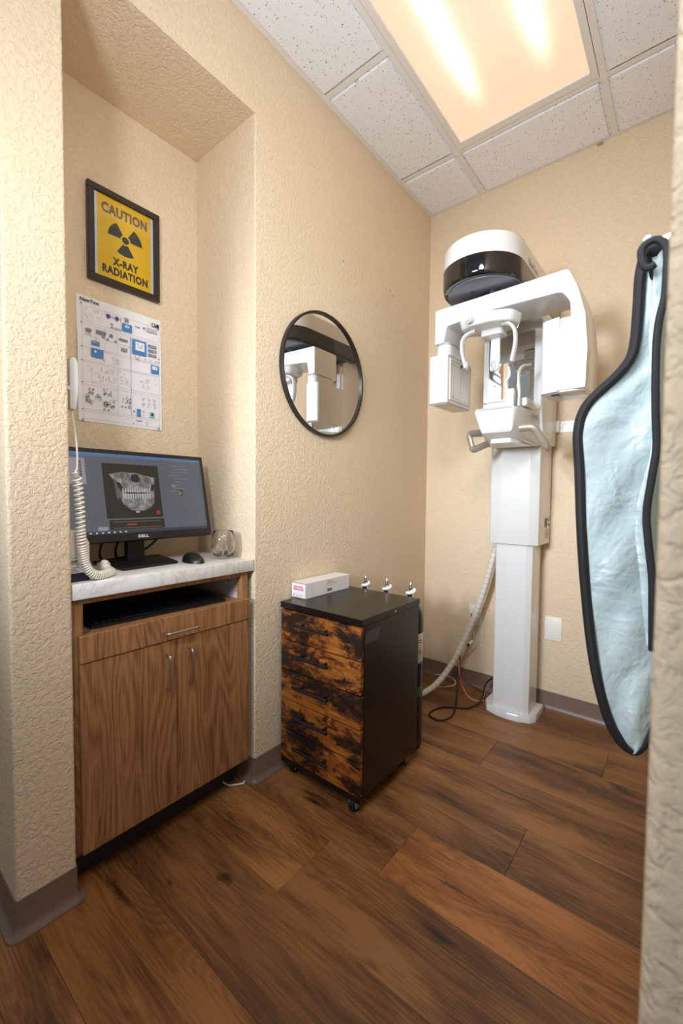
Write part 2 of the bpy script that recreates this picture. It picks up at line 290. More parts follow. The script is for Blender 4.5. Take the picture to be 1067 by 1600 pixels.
def screen(name, col, s=1.0):
    m = mat(name, S(20, 21, 23), 0.3); p = m.node_tree.nodes['Principled BSDF']; p.inputs['Emission Color'].default_value = col; p.inputs['Emission Strength'].default_value = s
    t = NT(m); tc = t.node('ShaderNodeTexCoord'); n = t.node('ShaderNodeTexNoise', Scale=5.0); t.link(tc.outputs['Object'], n.inputs['Vector'])
    mr = t.node('ShaderNodeMapRange'); mr.inputs['To Min'].default_value = 0.95*s; mr.inputs['To Max'].default_value = 1.12*s; t.link(n.outputs['Fac'], mr.inputs['Value']); t.link(mr.outputs[0], p.inputs['Emission Strength'])
    return m
M['scr'] = screen('screen_blue_grey', S(70, 75, 83)); M['scrbar'] = screen('screen_top_bar', S(66, 92, 126)); M['scrpanel'] = screen('screen_panel', S(122, 116, 124))
M['scrdark'] = screen('screen_image_black', S(26, 22, 20)); M['scrtask'] = screen('screen_task_bar', S(40, 44, 56))
M['scrred'] = screen('screen_red', S(120, 34, 36)); M['scrline'] = screen('screen_line', S(105, 92, 80)); M['scrwhite'] = screen('screen_white', S(170, 172, 178))
def xray():
    m = screen('screen_xray_bone', S(105, 105, 100)); t = NT(m); p = t.n['Principled BSDF']; tc = t.node('ShaderNodeTexCoord')
    n = t.node('ShaderNodeTexNoise', Scale=60.0, Detail=5.0, Roughness=0.7); t.link(tc.outputs['Object'], n.inputs['Vector'])
    r = ramp(t, n.outputs['Fac'], [(0.3, S(58, 56, 52)), (0.5, S(96, 96, 92)), (0.7, S(142, 142, 138))]); t.link(r.outputs['Color'], p.inputs['Emission Color']); return m
M['bone'] = xray(); M['tooth'] = screen('screen_xray_tooth', S(150, 150, 146)); M['bonedim'] = screen('screen_xray_dim', S(72, 70, 66))

# ------------------------------------------------------------------ geometry helpers
def wloc(o):
    v = Vector((0, 0, 0))
    while o is not None: v += o.location; o = o.parent
    return v
def put(name, bm, m, parent=None, origin=None, sharp=35, label=None, cat=None, group=None, kind=None):
    """bm is in world coordinates; links it as ONE mesh object (child of parent, or top-level with its own origin)"""
    for f in bm.faces: f.smooth = True
    ang = math.radians(sharp)
    for e in bm.edges:
        if len(e.link_faces) == 2 and e.calc_face_angle(0) > ang: e.smooth = False
    base = wloc(parent) if parent else Vector(origin or (0, 0, 0))
    bmesh.ops.translate(bm, verts=bm.verts, vec=-base)
    me = bpy.data.meshes.new(name); bm.to_mesh(me); bm.free()
    for x in (m if isinstance(m, (list, tuple)) else [m]): me.materials.append(x)
    o = bpy.data.objects.new(name, me); C.collection.objects.link(o)
    if parent: o.parent = parent
    else: o.location = base
    if label: o['label'] = label
    if cat: o['category'] = cat
    if group: o['group'] = group
    if kind: o['kind'] = kind
    return o
def thing(name, label, cat, loc, group=None):
    o = bpy.data.objects.new(name, None); C.collection.objects.link(o); o.location = loc; o.empty_display_size = 0.05
    o['label'] = label; o['category'] = cat
    if group: o['group'] = group
    return o
def B(): return bmesh.new()
def recalc(bm, faces=None):
    bmesh.ops.recalc_face_normals(bm, faces=faces or bm.faces)
def box(bm, x0, x1, y0, y1, z0, z1, bev=0.0, seg=2, mi=0, mtx=None):
    r = bmesh.ops.create_cube(bm, size=1.0); vs = r['verts']
    for v in vs: v.co = Vector(((x0+x1)/2+v.co.x*(x1-x0), (y0+y1)/2+v.co.y*(y1-y0), (z0+z1)/2+v.co.z*(z1-z0)))
    fs = list({f for v in vs for f in v.link_faces})
    if bev:
        es = list({e for v in vs for e in v.link_edges})
        rr = bmesh.ops.bevel(bm, geom=es, offset=bev, segments=seg, affect='EDGES', profile=0.5, clamp_overlap=True)
        fs = [f for f in bm.faces if f.is_valid and (f in rr['faces'] or f in fs)]
    for f in fs: f.material_index = mi
    if mtx is not None:
        vv = {v for f in fs for v in f.verts}
        bmesh.ops.transform(bm, matrix=mtx, verts=list(vv))
    return fs
def rpoly(pts, rad, seg=6):
    """round the corners of a closed 2D polygon; rad a number or one per point"""
    n = len(pts); out = []
    for i in range(n):
        r = rad if isinstance(rad, (int, float)) else rad[i]
        p = Vector(pts[i]); a = Vector(pts[i-1])-p; b = Vector(pts[(i+1) % n])-p
        if r <= 0: out.append(p); continue
        la, lb = a.length, b.length; a.normalize(); b.normalize()
        th = a.angle(b); d = min(r/math.tan(th/2), la*0.49, lb*0.49)
        p0 = p+a*d; p1 = p+b*d
        for k in range(seg+1):
            t = k/seg; out.append(p0*(1-t)**2+p*2*t*(1-t)+p1*t*t)
    return out
def prism(bm, pts, lo, hi, axis='z', bev=0.0, seg=2, mi=0, mtx=None, bottom=None):
    """extrude a 2D outline between lo and hi along an axis. z: pts=(x,y); y: pts=(x,z); x: pts=(y,z). bottom = optional outline at lo"""
    def co(p, t):
        return {'z': (p[0], p[1], t), 'y': (p[0], t, p[1]), 'x': (t, p[0], p[1])}[axis]
    a = [bm.verts.new(co(p, lo)) for p in (bottom or pts)]; b = [bm.verts.new(co(p, hi)) for p in pts]; n = len(pts)
    fs = [bm.faces.new(a), bm.faces.new(b)]
    cap_e = [e for f in fs for e in f.edges]
    for i in range(n): fs.append(bm.faces.new((a[i], a[(i+1) % n], b[(i+1) % n], b[i])))
    recalc(bm, fs)
    vs = a+b
    if bev:
        rr = bmesh.ops.bevel(bm, geom=cap_e, offset=bev, segments=seg, affect='EDGES', profile=0.5, clamp_overlap=True)
        fs = [f for f in fs if f.is_valid]+[f for f in rr['faces'] if f.is_valid]
        vs = list({v for f in fs for v in f.verts})
    for f in fs: f.material_index = mi
    if mtx is not None: bmesh.ops.transform(bm, matrix=mtx, verts=vs)
    return fs
def catmull(pts, n=8):
    P = [Vector(p) for p in pts]; P = [P[0]*2-P[1]]+P+[P[-1]*2-P[-2]]; out = []
    for i in range(1, len(P)-2):
        for k in range(n):
            t = k/n; p0, p1, p2, p3 = P[i-1:i+3]
            out.append(0.5*((2*p1)+(p2-p0)*t+(2*p0-5*p1+4*p2-p3)*t*t+(3*p1-p0-3*p2+p3)*t**3))
    out.append(P[-2]); return out
def tube(bm, pts, r, seg=10, closed=False, mi=0, flat=None, up=None):
    """sweep a circle (or a flat ellipse: flat=(ra, rb)) along points with a rotation-minimising frame"""
    P = [Vector(p) for p in pts]; n = len(P); rings = []
    def tan(i):
        if closed: return (P[(i+1) % n]-P[i-1]).normalized()
        return (P[min(i+1, n-1)]-P[max(i-1, 0)]).normalized()
    t = tan(0); nrm = (Vector(up) if up else t.orthogonal()); nrm = (nrm-t*nrm.dot(t)).normalized()
    for i in range(n):
        t = tan(i)
        if up: nrm = Vector(up)
        nrm = (nrm-t*nrm.dot(t)).normalized(); bn = t.cross(nrm)
        rr = r[i] if isinstance(r, (list, tuple)) else r
        ra, rb = flat if flat else (rr, rr)
        rings.append([bm.verts.new(P[i]+nrm*math.cos(2*PI*k/seg)*ra+bn*math.sin(2*PI*k/seg)*rb) for k in range(seg)])
    fs = []
    for i in range(n if closed else n-1):
        a, b = rings[i], rings[(i+1) % n]
        for k in range(seg): fs.append(bm.faces.new((a[k], a[(k+1) % seg], b[(k+1) % seg], b[k])))
    if not closed: fs += [bm.faces.new(rings[0]), bm.faces.new(rings[-1])]
    recalc(bm, fs)
    for f in fs: f.material_index = mi
    return fs
def lathe(bm, prof, cx, cy, seg=24, mi=0, closed=False):
    """prof: (radius, z) list, turned about the vertical through cx, cy"""
    rings = []
    for r, z in prof:
        if r <= 1e-6: rings.append([bm.verts.new((cx, cy, z))])
        else: rings.append([bm.verts.new((cx+r*math.cos(2*PI*k/seg), cy+r*math.sin(2*PI*k/seg), z)) for k in range(seg)])
    fs = []
    pr = list(zip(rings, rings[1:]))+([(rings[-1], rings[0])] if closed else [])
    for a, b in pr:
        for k in range(seg):
            k2 = (k+1) % seg
            if len(a) == 1 and len(b) == 1: continue
            if len(a) == 1: fs.append(bm.faces.new((a[0], b[k], b[k2])))
            elif len(b) == 1: fs.append(bm.faces.new((a[k], a[k2], b[0])))
            else: fs.append(bm.faces.new((a[k], a[k2], b[k2], b[k])))
    if not closed:
        for rg in (rings[0], rings[-1]):
            if len(rg) > 1: fs.append(bm.faces.new(rg))
    recalc(bm, fs)
    for f in fs: f.material_index = mi
    return fs
def loft(bm, rings, mi=0, cap=True):
    R = [[bm.verts.new(p) for p in rg] for rg in rings]; n = len(R[0]); fs = []
    for a, b in zip(R, R[1:]):
        for k in range(n): fs.append(bm.faces.new((a[k], a[(k+1) % n], b[(k+1) % n], b[k])))
    if cap: fs += [bm.faces.new(R[0]), bm.faces.new(R[-1])]
    recalc(bm, fs)
    for f in fs: f.material_index = mi
    return fs
class Face:
    """a flat frame: o origin, u to the right as seen, v up, n out of the surface"""
    def __init__(s, o, u, v, n): s.o, s.u, s.v, s.n = Vector(o), Vector(u).normalized(), Vector(v).normalized(), Vector(n).normalized()
    def p(s, a, b, d=0.0): return s.o+s.u*a+s.v*b+s.n*d
def gpoly(bm, fr, pts, d, mi):
    f = bm.faces.new([bm.verts.new(fr.p(a, b, d)) for a, b in pts]); f.material_index = mi
    f.normal_update()
    if f.normal.dot(fr.n) < 0: f.normal_flip()
def grect(bm, fr, a0, a1, b0, b1, d, mi): gpoly(bm, fr, [(a0, b0), (a1, b0), (a1, b1), (a0, b1)], d, mi)
def gframe(bm, fr, a0, a1, b0, b1, w, d, mi):
    grect(bm, fr, a0, a1, b0, b0+w, d, mi); grect(bm, fr, a0, a1, b1-w, b1, d, mi); grect(bm, fr, a0, a0+w, b0+w, b1-w, d, mi); grect(bm, fr, a1-w, a1, b0+w, b1-w, d, mi)
def gdisc(bm, fr, a, b, r, d, mi, n=16, ry=None):
    gpoly(bm, fr, [(a+r*math.cos(2*PI*k/n), b+(ry or r)*math.sin(2*PI*k/n)) for k in range(n)], d, mi)
def text(name, body, fr, a0, a1, b0, b1, d, m, parent, bold=0.0, shear=0.0, depth=0.0):
    cu = bpy.data.curves.new('t', 'FONT'); cu.body = body; cu.size = 1.0; cu.offset = bold; cu.shear = shear; cu.resolution_u = 3; cu.space_character = 1.0+bold*2
    o = bpy.data.objects.new('t', cu); C.collection.objects.link(o)
    dg = bpy.context.evaluated_depsgraph_get(); me = bpy.data.meshes.new_from_object(o.evaluated_get(dg))
    bm = bmesh.new(); bm.from_mesh(me); bpy.data.objects.remove(o); bpy.data.curves.remove(cu); bpy.data.meshes.remove(me)
    xs = [v.co.x for v in bm.verts]; ys = [v.co.y for v in bm.verts]; x0, x1, y0, y1 = min(xs), max(xs), min(ys), max(ys)
    for v in bm.verts:
        a = a0+(v.co.x-x0)/(x1-x0)*(a1-a0); b = b0+(v.co.y-y0)/(y1-y0)*(b1-b0); v.co = fr.p(a, b, d)
    for f in bm.faces:
        f.normal_update()
        if f.normal.dot(fr.n) < 0: f.normal_flip()
    return put(name, bm, m, parent)
def scribble(bm, fr, a0, a1, b0, b1, d, mi, n, rnd, w=0.0006):
    """small line-drawing marks inside a rectangle"""
    for _ in range(n):
        a = rnd.uniform(a0, a1); b = rnd.uniform(b0, b1); L = rnd.uniform(0.15, 0.5)*min(a1-a0, b1-b0); th = rnd.uniform(0, PI)
        da, db = math.cos(th)*L/2, math.sin(th)*L/2; na, nb = -math.sin(th)*w, math.cos(th)*w
        p = [(a-da-na, b-db-nb), (a+da-na, b+db-nb), (a+da+na, b+db+nb), (a-da+na, b-db+nb)]
        gpoly(bm, fr, [(min(max(x, a0), a1), min(max(y, b0), b1)) for x, y in p], d, mi)

# ------------------------------------------------------------------ the room
D, H, XR, YP = 2.363, 2.753, 1.234, 0.287
NY0, NY1, ND, NH = 0.4204, 1.0288, 0.37, 2.4565
def struct(name, bm, m, **k): return put(name, bm, m, kind='structure', **k)
# left wall with its niche: plan outline extruded below the niche ceiling, plain above
bm = B()
plan = [(-1.7, YP), (0, YP), (0, NY0), (-ND, NY0), (-ND, NY1), (0, NY1), (0, D+0.14), (-0.5, D+0.14), (-0.5, NY0+0.1), (-1.7, NY0+0.1)]
prism(bm, rpoly(plan, [0, .009, .007, 0, 0, .007, 0, 0, 0, 0], 4), 0, NH, 'z')
plan2 = [(-1.7, YP), (0, YP), (0, D+0.14), (-0.5, D+0.14), (-0.5, NY0+0.1), (-1.7, NY0+0.1)]
prism(bm, rpoly(plan2, [0, .009, 0, 0, 0, 0], 4), NH, H+0.05, 'z')
wl = struct('wall_left', bm, M['wall'])
bm = B(); prism(bm, [(0, D), (XR+0.4, D), (XR+0.4, D+0.14), (0, D+0.14)], 0, H+0.05, 'z'); wb = struct('wall_back', bm, M['wall'])
bm = B(); prism(bm, rpoly([(XR, YP), (XR+0.75, YP), (XR+0.75, YP+0.14), (XR+0.14, YP+0.14), (XR+0.14, D), (XR, D)], [.010, 0, 0, 0, 0, 0], 5), 0, H+0.05, 'z'); wr = struct('wall_right', bm, M['wall'])
# chipped spots on the left wall
bm = B()
fl = Face((0, 0, 0), (0, 1, 0), (0, 0, 1), (1, 0, 0))
rnd = random.Random(3)
for cy, cz, s in ((1.528, 2.163, .010), (1.536, 2.135, .008), (1.568, 2.117, .005), (1.925, 2.172, .010), (1.942, 2.158, .008), (0.30, 0.37, .006)):
    pts = [(cy+s*rnd.uniform(.5, 1)*math.cos(k*PI/4), cz+s*rnd.uniform(.5, 1.1)*math.sin(k*PI/4)) for k in range(8)]
    gpoly(bm, fl, pts, 0.0025, 0)
for cy, cz in ((1.533, 2.149), (1.922, 2.168), (1.950, 2.146)): gdisc(bm, fl, cy, cz, 0.0028, 0.003, 1, 8)
put('chipped_plaster', bm, [M['plaster'], M['deepgrey']], wl)

# cove base: profile swept along plan paths
PROF = [(0.0, 0.092), (0.0035, 0.092), (0.0035, 0.026), (0.006, 0.013), (0.012, 0.006), (0.021, 0.004), (0.021, 0.0), (0.0, 0.0)]
def cove(name, path, side, mitred=False):
    bm = B(); P = [Vector(p) for p in path]; rings = []
    for i, p in enumerate(P):
        ns = []
        if i > 0: d = (P[i]-P[i-1]).normalized(); ns.append(Vector((d.y, -d.x))*side)
        if i < len(P)-1: d = (P[i+1]-P[i]).normalized(); ns.append(Vector((d.y, -d.x))*side)
        n = ns[0] if len(ns) == 1 else (ns[0]+ns[1])/(1+ns[0].dot(ns[1]))
        rings.append([Vector((p.x+n.x*a, p.y+n.y*a, z)) for a, z in PROF])
    loft(bm, rings); return struct(name, bm, M['base'])
cr = 0.007
cove('baseboard_left', [(-1.6, YP), (-cr, YP), (-.002, YP+.002), (0, YP+cr), (0, NY0-cr), (-.002, NY0-.002), (-cr, NY0), (-0.02, NY0)], 1)
cove('baseboard_left.001', [(-0.12, NY1), (-cr, NY1), (-.002, NY1+.002), (0, NY1+cr), (0, D)], 1)
cove('baseboard_back', [(0.004, D), (XR, D)], 1)
cove('baseboard_right', [(XR, D-0.03), (XR, YP+cr), (XR+.002, YP+.002), (XR+cr, YP), (XR+0.7, YP)], 1)

# floor: one slab, every plank its own part
bm = B(); box(bm, -1.7, 2.2, -1.3, D, -0.06, -0.0075); fl_o = struct('floor', bm, M['subfloor'])
SW = 0.226; k0 = -10
joints = {0: [0.585-1.4, 0.585, 1.9], -1: [-1.0, 0.40, 1.75], 1: [-0.45, 0.87], -2: [-0.75, 1.10], 2: [-0.1, 1.3], -3: [-0.25, 1.3], 3: [-0.3, 0.62], -4: [-0.7, 0.72], 4: [-0.3, 1.02], -5: [0.1, 1.4], 5: [0.35]}
tints = {(0, 1): (1.45, 1.28, 1.08), (0, 0): (1.0, 1.0, 1.0), (-1, 0): (1.22, 1.2, 1.15), (-1, 1): (0.92, 0.92, 0.92), (-2, 0): (0.82, 0.80, 0.78), (1, 0): (1.0, .98, .97), (1, 1): (0.95, .94, .95), (-3, 0): (0.95, 0.86, 0.72)}
meshes = {}
for k in range(-10, 7):
    y0 = 1.004+SW*k; y1 = min(y0+SW, D)
    if y0 > D-0.01: continue
    js = [-1.7]+sorted(joints.get(k, [random.uniform(-1.0, -0.4), random.uniform(0.2, 1.0)]))+[2.2]
    for i in range(len(js)-1):
        x0, x1 = js[i], js[i+1]
        if x1-x0 < 0.05: continue
        bm = B(); g = 0.00035
        box(bm, x0+g, x1-g, y0+g, y1-g, -0.0075, 0, bev=0.0007, seg=1)
        o = put('plank', bm, M['plank'], fl_o)
        ii = i-1 if k in joints else i
        t = tints.get((k, ii+ (0 if k in (0,) else 0)), None)
        if t is None: r = random.uniform(0.88, 1.14); t = (r, r*random.uniform(.96, 1.0), r*random.uniform(.90, 1.0))
        o.color = (*t, 1)

# ceiling: backing, tees, wall angle, tiles
T1, T2, YA = 0.323, 0.933, 2.0057
bm = B(); box(bm, -1.7, 2.2, -1.3, D+0.14, H+0.05, H+0.12); ce = struct('ceiling', bm, M['tile'])
rows = [D, YA, YA-.61, YA-1.22, YA-1.83, YA-2.44, YA-3.05]
cols = [0.0, T1, T2, XR]
tw = 0.012
def tee(x0, x1, y0, y1, nm='grid_tee'):
    bm = B(); box(bm, x0, x1, y0, y1, H, H+0.0012, bev=0.0004, seg=1)
    if x1-x0 > y1-y0: box(bm, x0, x1, (y0+y1)/2-.001, (y0+y1)/2+.001, H+.001, H+.035)
    else: box(bm, (x0+x1)/2-.001, (x0+x1)/2+.001, y0, y1, H+.001, H+.035)
    put(nm, bm, M['tee'], ce)
for x in (T1, T2): tee(x-tw, x+tw, YP, D-.0205)
for j, y in enumerate(rows[1:4]):
    tee(0.0205, T1-tw, y-tw, y+tw)
    if j != 1: tee(T1+tw, T2-tw, y-tw, y+tw)
    tee(T2+tw, XR-.0205, y-tw, y+tw)
def angle(x0, x1, y0, y1):
    bm = B(); box(bm, x0, x1, y0, y1, H-0.0005, H+0.001, bev=0.0003, seg=1); put('wall_angle', bm, M['tee'], ce)
angle(0, .022, YP, D-.022); angle(0, XR, D-.022, D); angle(XR-.022, XR, YP, D-.022)
bm = B(); box(bm, 0.86, 0.885, D-.004, D-.0005, H-.012, H-.001, bev=.001); put('paint_smear', bm, M['kraft'], ce)
def tile(x0, x1, y0, y1):
    # reveal-edge tile: face hangs a little below the flange line
    bm = B(); box(bm, x0, x1, y0, y1, H+.0045, H+.022); box(bm, x0+.020, x1-.020, y0+.020, y1-.020, H-.0035, H+.006, bev=.0012, seg=1)
    put('ceiling_tile', bm, M['tile'], ce)
for i in range(3):
    for j in range(4):
        if i == 1 and j in (1, 2): continue
        x0, x1, y1, y0 = cols[i], cols[i+1], rows[j], rows[j+1]
        if j == 3: y0 = YP
        tile(x0+.002, x1-.002, y0+.002, y1-.002)
# header above corridor side: ceiling slab over the corridor
# troffer
lx0, lx1, ly0, ly1 = T1+tw+.0015, T2-tw-.0015, YA-1.22+tw+.0015, YA-tw-.0015
L = thing('ceiling_light', 'rectangular fluorescent troffer with warm glowing prismatic lens in the tile ceiling', 'light fixture', ((lx0+lx1)/2, (ly0+ly1)/2, H-.004))
bm = B()
wd = .026
for (a, b, c, d) in ((lx0, lx0+wd, ly0, ly1), (lx1-wd, lx1, ly0, ly1), (lx0+wd, lx1-wd, ly0, ly0+wd), (lx0+wd, lx1-wd, ly1-wd-.012, ly1)):
    box(bm, a, b, c, d, H-.003, H+.02, bev=.0012, seg=1)
put('door_frame', bm, M['tee'], L)
bm = B(); box(bm, lx0+wd-.002, lx1-wd+.002, ly0+wd-.002, ly1-wd-.010, H+.003, H+.006)
o = put('lens', bm, M['lens'], L)
# lens material uses object coordinates: shift them so they read as world x, y
o.data.transform(Matrix.Translation(wloc(L))); o.location = -wloc(L)
bm = B(); box(bm, lx1-.012, lx1-.004, 1.62, 1.634, H-.009, H-.004, bev=.001); box(bm, lx1-.011, lx1-.006, 1.607, 1.62, H-.007, H-.004, bev=.001); put('latch', bm, M['greyring'], L)
bm = B(); box(bm, lx0, lx1, ly0, ly1, H+.02, H+.045); put('housing', bm, M['deepgrey'], L)

# ------------------------------------------------------------------ counter and base cabinet in the niche
CT = 0.853
bm = B(); box(bm, -ND, -0.0005, NY0+.0015, NY1-.0015, 0.811, CT, bev=.0025, seg=2)
put('countertop', bm, M['marble'], None, (-.18, .72, .811), label='white marble-look countertop slab fitted wall to wall in the niche', cat='countertop')
cy0, cy1, cf = 0.4225, 1.0065, -0.018
cab = thing('base_cabinet', 'brown woodgrain base cabinet with two doors and open keyboard shelf in the niche', 'cabinet', (-.19, .72, 0))
bm = B()
box(bm, -ND+.01, cf, cy0, cy0+.018, 0.10, .811); put('side_panel', bm, M['wood'], cab)
bm = B(); box(bm, -ND+.01, cf, cy1-.018, cy1, 0.10, .811); put('side_panel', bm, M['wood'], cab)
bm = B(); box(bm, cf-.019, cf+.004, cy0, cy0+.028, .11, .811, bev=.0008); put('stile', bm, M['wood'], cab)
bm = B(); box(bm, cf-.019, cf+.004, cy1-.030, cy1, .11, .811, bev=.0008); put('stile', bm, M['wood'], cab)
bm = B(); box(bm, cf-.019, cf+.003, cy0+.028, cy1-.030, .795, .811, bev=.0008); put('top_rail', bm, M['wood'], cab)
bm = B(); box(bm, -ND+.01, cf+.004, cy0+.018, cy1-.018, .692, .708, bev=.0008); put('keyboard_shelf', bm, M['wood'], cab)
bm = B(); box(bm, -ND+.004, -ND+.012, cy0+.018, cy1-.018, .12, .811); put('back_panel', bm, M['deepgrey'], cab)
bm = B(); box(bm, -ND+.012, cf-.02, cy1-.0215, cy1-.0185, .708, .80)
fr = Face((0, cy1-.0216, 0), (1, 0, 0), (0, 0, 1), (0, -1, 0))
for a in (-.20, -.10, -.055):
    for b in (.735, .768): gdisc(bm, fr, a, b, .003, .0004, 1, 8)
put('liner_panel', bm, [M['cabinside'], M['ink']], cab, label='white lining with drilled shelf-pin holes')
bm = B(); box(bm, -.09, -.075, cy0+.02, cy1-.02, 0, .105); put('toe_kick', bm, M['deepgrey'], cab)
bm = B(); box(bm, -ND+.01, cf, cy0+.018, cy1-.018, .105, .12); put('floor_panel', bm, M['wood'], cab)
def door(y0, y1, hy):
    bm = B(); box(bm, cf+.004, 0.0005+.002, y0, y1, .109, .636, bev=.0012, seg=1); d = put('door', bm, M['wood'], cab)
    bm = B(); r = .0055
    tube(bm, rpath([(.002, hy, .595), (.026, hy, .595), (.026, hy, .487), (.002, hy, .487)], .011), .0042, 10); put('handle', bm, M['steel'], d)
def rpath(pts, r, seg=5):
    out = [Vector(pts[0])]
    for i in range(1, len(pts)-1):
        p = Vector(pts[i]); a = (Vector(pts[i-1])-p).normalized(); b = (Vector(pts[i+1])-p).normalized()
        for k in range(seg+1):
            t = k/seg; out.append((p+a*r)*(1-t)**2+p*2*t*(1-t)+(p+b*r)*t*t)
    out.append(Vector(pts[-1])); return out
door(.437, .7145, .679); door(.7165, .999, .756)
bm = B(); box(bm, cf+.004, .006, .436, 1.0, .6385, .7125, bev=.0012, seg=1); dr = put('drawer_front', bm, M['wood'], cab)
bm = B(); tube(bm, rpath([(.005, .668, .666), (.030, .668, .666), (.030, .777, .666), (.005, .777, .666)], .011), .0042, 10); put('handle', bm, M['steel'], dr)

# keyboard on the shelf
kb = thing('keyboard', 'black computer keyboard on the open shelf under the countertop', 'keyboard', (-.11, .71, .7085))
rot = Matrix.Translation((-.115, .71, 0)) @ Matrix.Rotation(math.radians(-2), 4, 'Z')
bm = B(); fs = prism(bm, [(-.068, .7085), (.068, .7085), (.068, .7165), (-.068, .7285)], -.222, .222, 'y', bev=.002, mtx=rot); put('key_deck', bm, M['matteblack'], kb)
bm = B()
for r_ in range(6):
    x = -.052+r_*.0195+(0.004 if r_ else 0)
    z = .7283-(x+.068)/.136*.012
    c = 0
    y = -.212
    while y < .205:
        w = .018 if not (r_ == 5 and -.14 < y < -.02) else .1
        box(bm, x-.0085, x+.0085, y, y+w-.002, z-.003, z+.0045, bev=.0015, seg=1, mtx=rot); y += w+.0005
put('keys', bm, M['keyblack'], kb, kind='stuff')
bm = B(); tube(bm, catmull([(-.18, .62, .73), (-.24, .60, .735), (-.30, .61, .76), (-.35, .62, .80)], 6), .003, 8); put('cable', bm, M['black'], kb)

# ------------------------------------------------------------------ monitor
mon = thing('monitor', 'black flat-screen monitor showing a dental x-ray on the countertop', 'monitor', (-.26, .705, CT))
tilt = math.radians(12.5)
MB_ = Vector((-.190, .4395, .938))
mu = Vector((0, 1, 0)); mv = Vector((-math.sin(tilt), 0, math.cos(tilt))); mn = Vector((math.cos(tilt), 0, math.sin(tilt)))
mf = Face(MB_, mu, mv, mn); mw, mh = .531, .308
def fbox(bm, fr, a0, a1, b0, b1, d0, d1, bev=0.0, seg=2, mi=0):
    mt = Matrix(((fr.u.x, fr.v.x, fr.n.x, fr.o.x), (fr.u.y, fr.v.y, fr.n.y, fr.o.y), (fr.u.z, fr.v.z, fr.n.z, fr.o.z), (0, 0, 0, 1)))
    return box(bm, a0, a1, b0, b1, d0, d1, bev, seg, mi, mtx=mt)
bm = B(); fbox(bm, mf, 0, mw, 0, mh, -.028, 0, bev=.003); fbox(bm, mf, .08, mw-.08, .05, mh-.05, -.05, -.026, bev=.006); put('case', bm, M['matteblack'], mon)
bm = B(); bz = .013; bb = .026
for (a0, a1, b0, b1) in ((0, mw, 0, bb), (0, mw, mh-bz, mh), (0, bz, bb, mh-bz), (mw-bz, mw, bb, mh-bz)): fbox(bm, mf, a0, a1, b0, b1, -.002, .0035, bev=.001, seg=1)
bezel = put('bezel', bm, M['black'], mon)
text('lettering', 'DELL', mf, mw/2-.018, mw/2+.018, .008, .0175, .0038, M['paper'], bezel, bold=.03)
mf = Face(MB_+mn*.0008, mu, mv, mn)
bm = B(); s0, s1, t0, t1 = bz, mw-bz, bb, mh-bz; sm = [M['scr'], M['scrbar'], M['scrpanel'], M['scrdark'], M['scrtask'], M['scrred'], M['scrline'], M['scrwhite'], M['bone'], M['tooth'], M['bonedim']]
grect(bm, mf, s0, s1, t0, t1, .0, 0)
e = .0001
grect(bm, mf, s0, s1, t1-.011, t1, e, 1); grect(bm, mf, s0, s1, t0, t0+.010, e, 4)
for k in range(9): grect(bm, mf, s0+.05+k*.018, s0+.056+k*.018, t0+.003, t0+.007, 2*e, 7)
grect(bm, mf, s0, .105, t1-.105, t1-.017, e, 2); grect(bm, mf, s0, .105, t1-.021, t1-.017, 2*e, 1)
for k in range(9): grect(bm, mf, .088, .0945, t1-.032-k*.0072, t1-.028-k*.0072, 2*e, 3)
ia, ib, ja, jb = .155, .345, .076, .262
grect(bm, mf, ia, ib, ja, jb, e, 3)
def im(u, v): return (ia+u*(ib-ia), ja+v*(jb-ja))
def ip(pts, d, mi): gpoly(bm, mf, [im(*p) for p in pts], d, mi)
# panoramic jaw: mandible body, rami, maxilla, sinuses, teeth
ip([(.10, .80), (.20, .66), (.24, .42), (.30, .26), (.42, .15), (.52, .13), (.64, .13), (.76, .17), (.86, .28), (.88, .45), (.90, .66), (.92, .74), (.82, .62), (.76, .48), (.66, .44), (.40, .44), (.31, .52), (.26, .62), (.20, .72)], 2*e, 8)
ip([(.10, .80), (.36, .86), (.44, .84), (.60, .84), (.72, .80), (.92, .76), (.86, .62), (.74, .50), (.60, .47), (.42, .48), (.30, .55), (.22, .70)], 3*e, 8)
ip([(.17, .74), (.22, .68), (.25, .60), (.26, .44), (.23, .34), (.20, .36)], 2.5*e, 10)
ip([(.46, .72), (.50, .82), (.60, .82), (.64, .72), (.58, .66), (.50, .67)], 4*e, 3)
ip([(.28, .78), (.31, .84), (.36, .82), (.36, .74), (.31, .72)], 4*e, 10); ip([(.70, .74), (.76, .78), (.82, .74), (.78, .66), (.72, .66)], 4*e, 10)
ip([(.20, .66), (.27, .66), (.34, .52), (.28, .48)], 4*e, 3); ip([(.82, .52), (.87, .50), (.90, .62), (.84, .64)], 4*e, 3)
for k in range(12):
    u = .30+k*.043; w = .015 if 3 < k < 8 else .018
    top = .60 if 3 < k < 8 else .56
    ip([(u, .475), (u+w*1.6, .475), (u+w*1.5, top-.04), (u+w, top), (u+.004, top-.03)], 5*e, 9)
    ip([(u, .455), (u+w*1.6, .455), (u+w*1.4, .37), (u+w*.8, .34), (u+.004, .37)], 5*e, 9)
ip([(.36, .462), (.74, .470), (.74, .458), (.36, .450)], 6*e, 3)
gdisc(bm, mf, *im(.91, .09), .0075, 3*e, 5)
grect(bm, mf, *[im(.50, 0)[0], im(.57, 0)[0]], im(0, .10)[1], im(0, .115)[1], 3*e, 7)
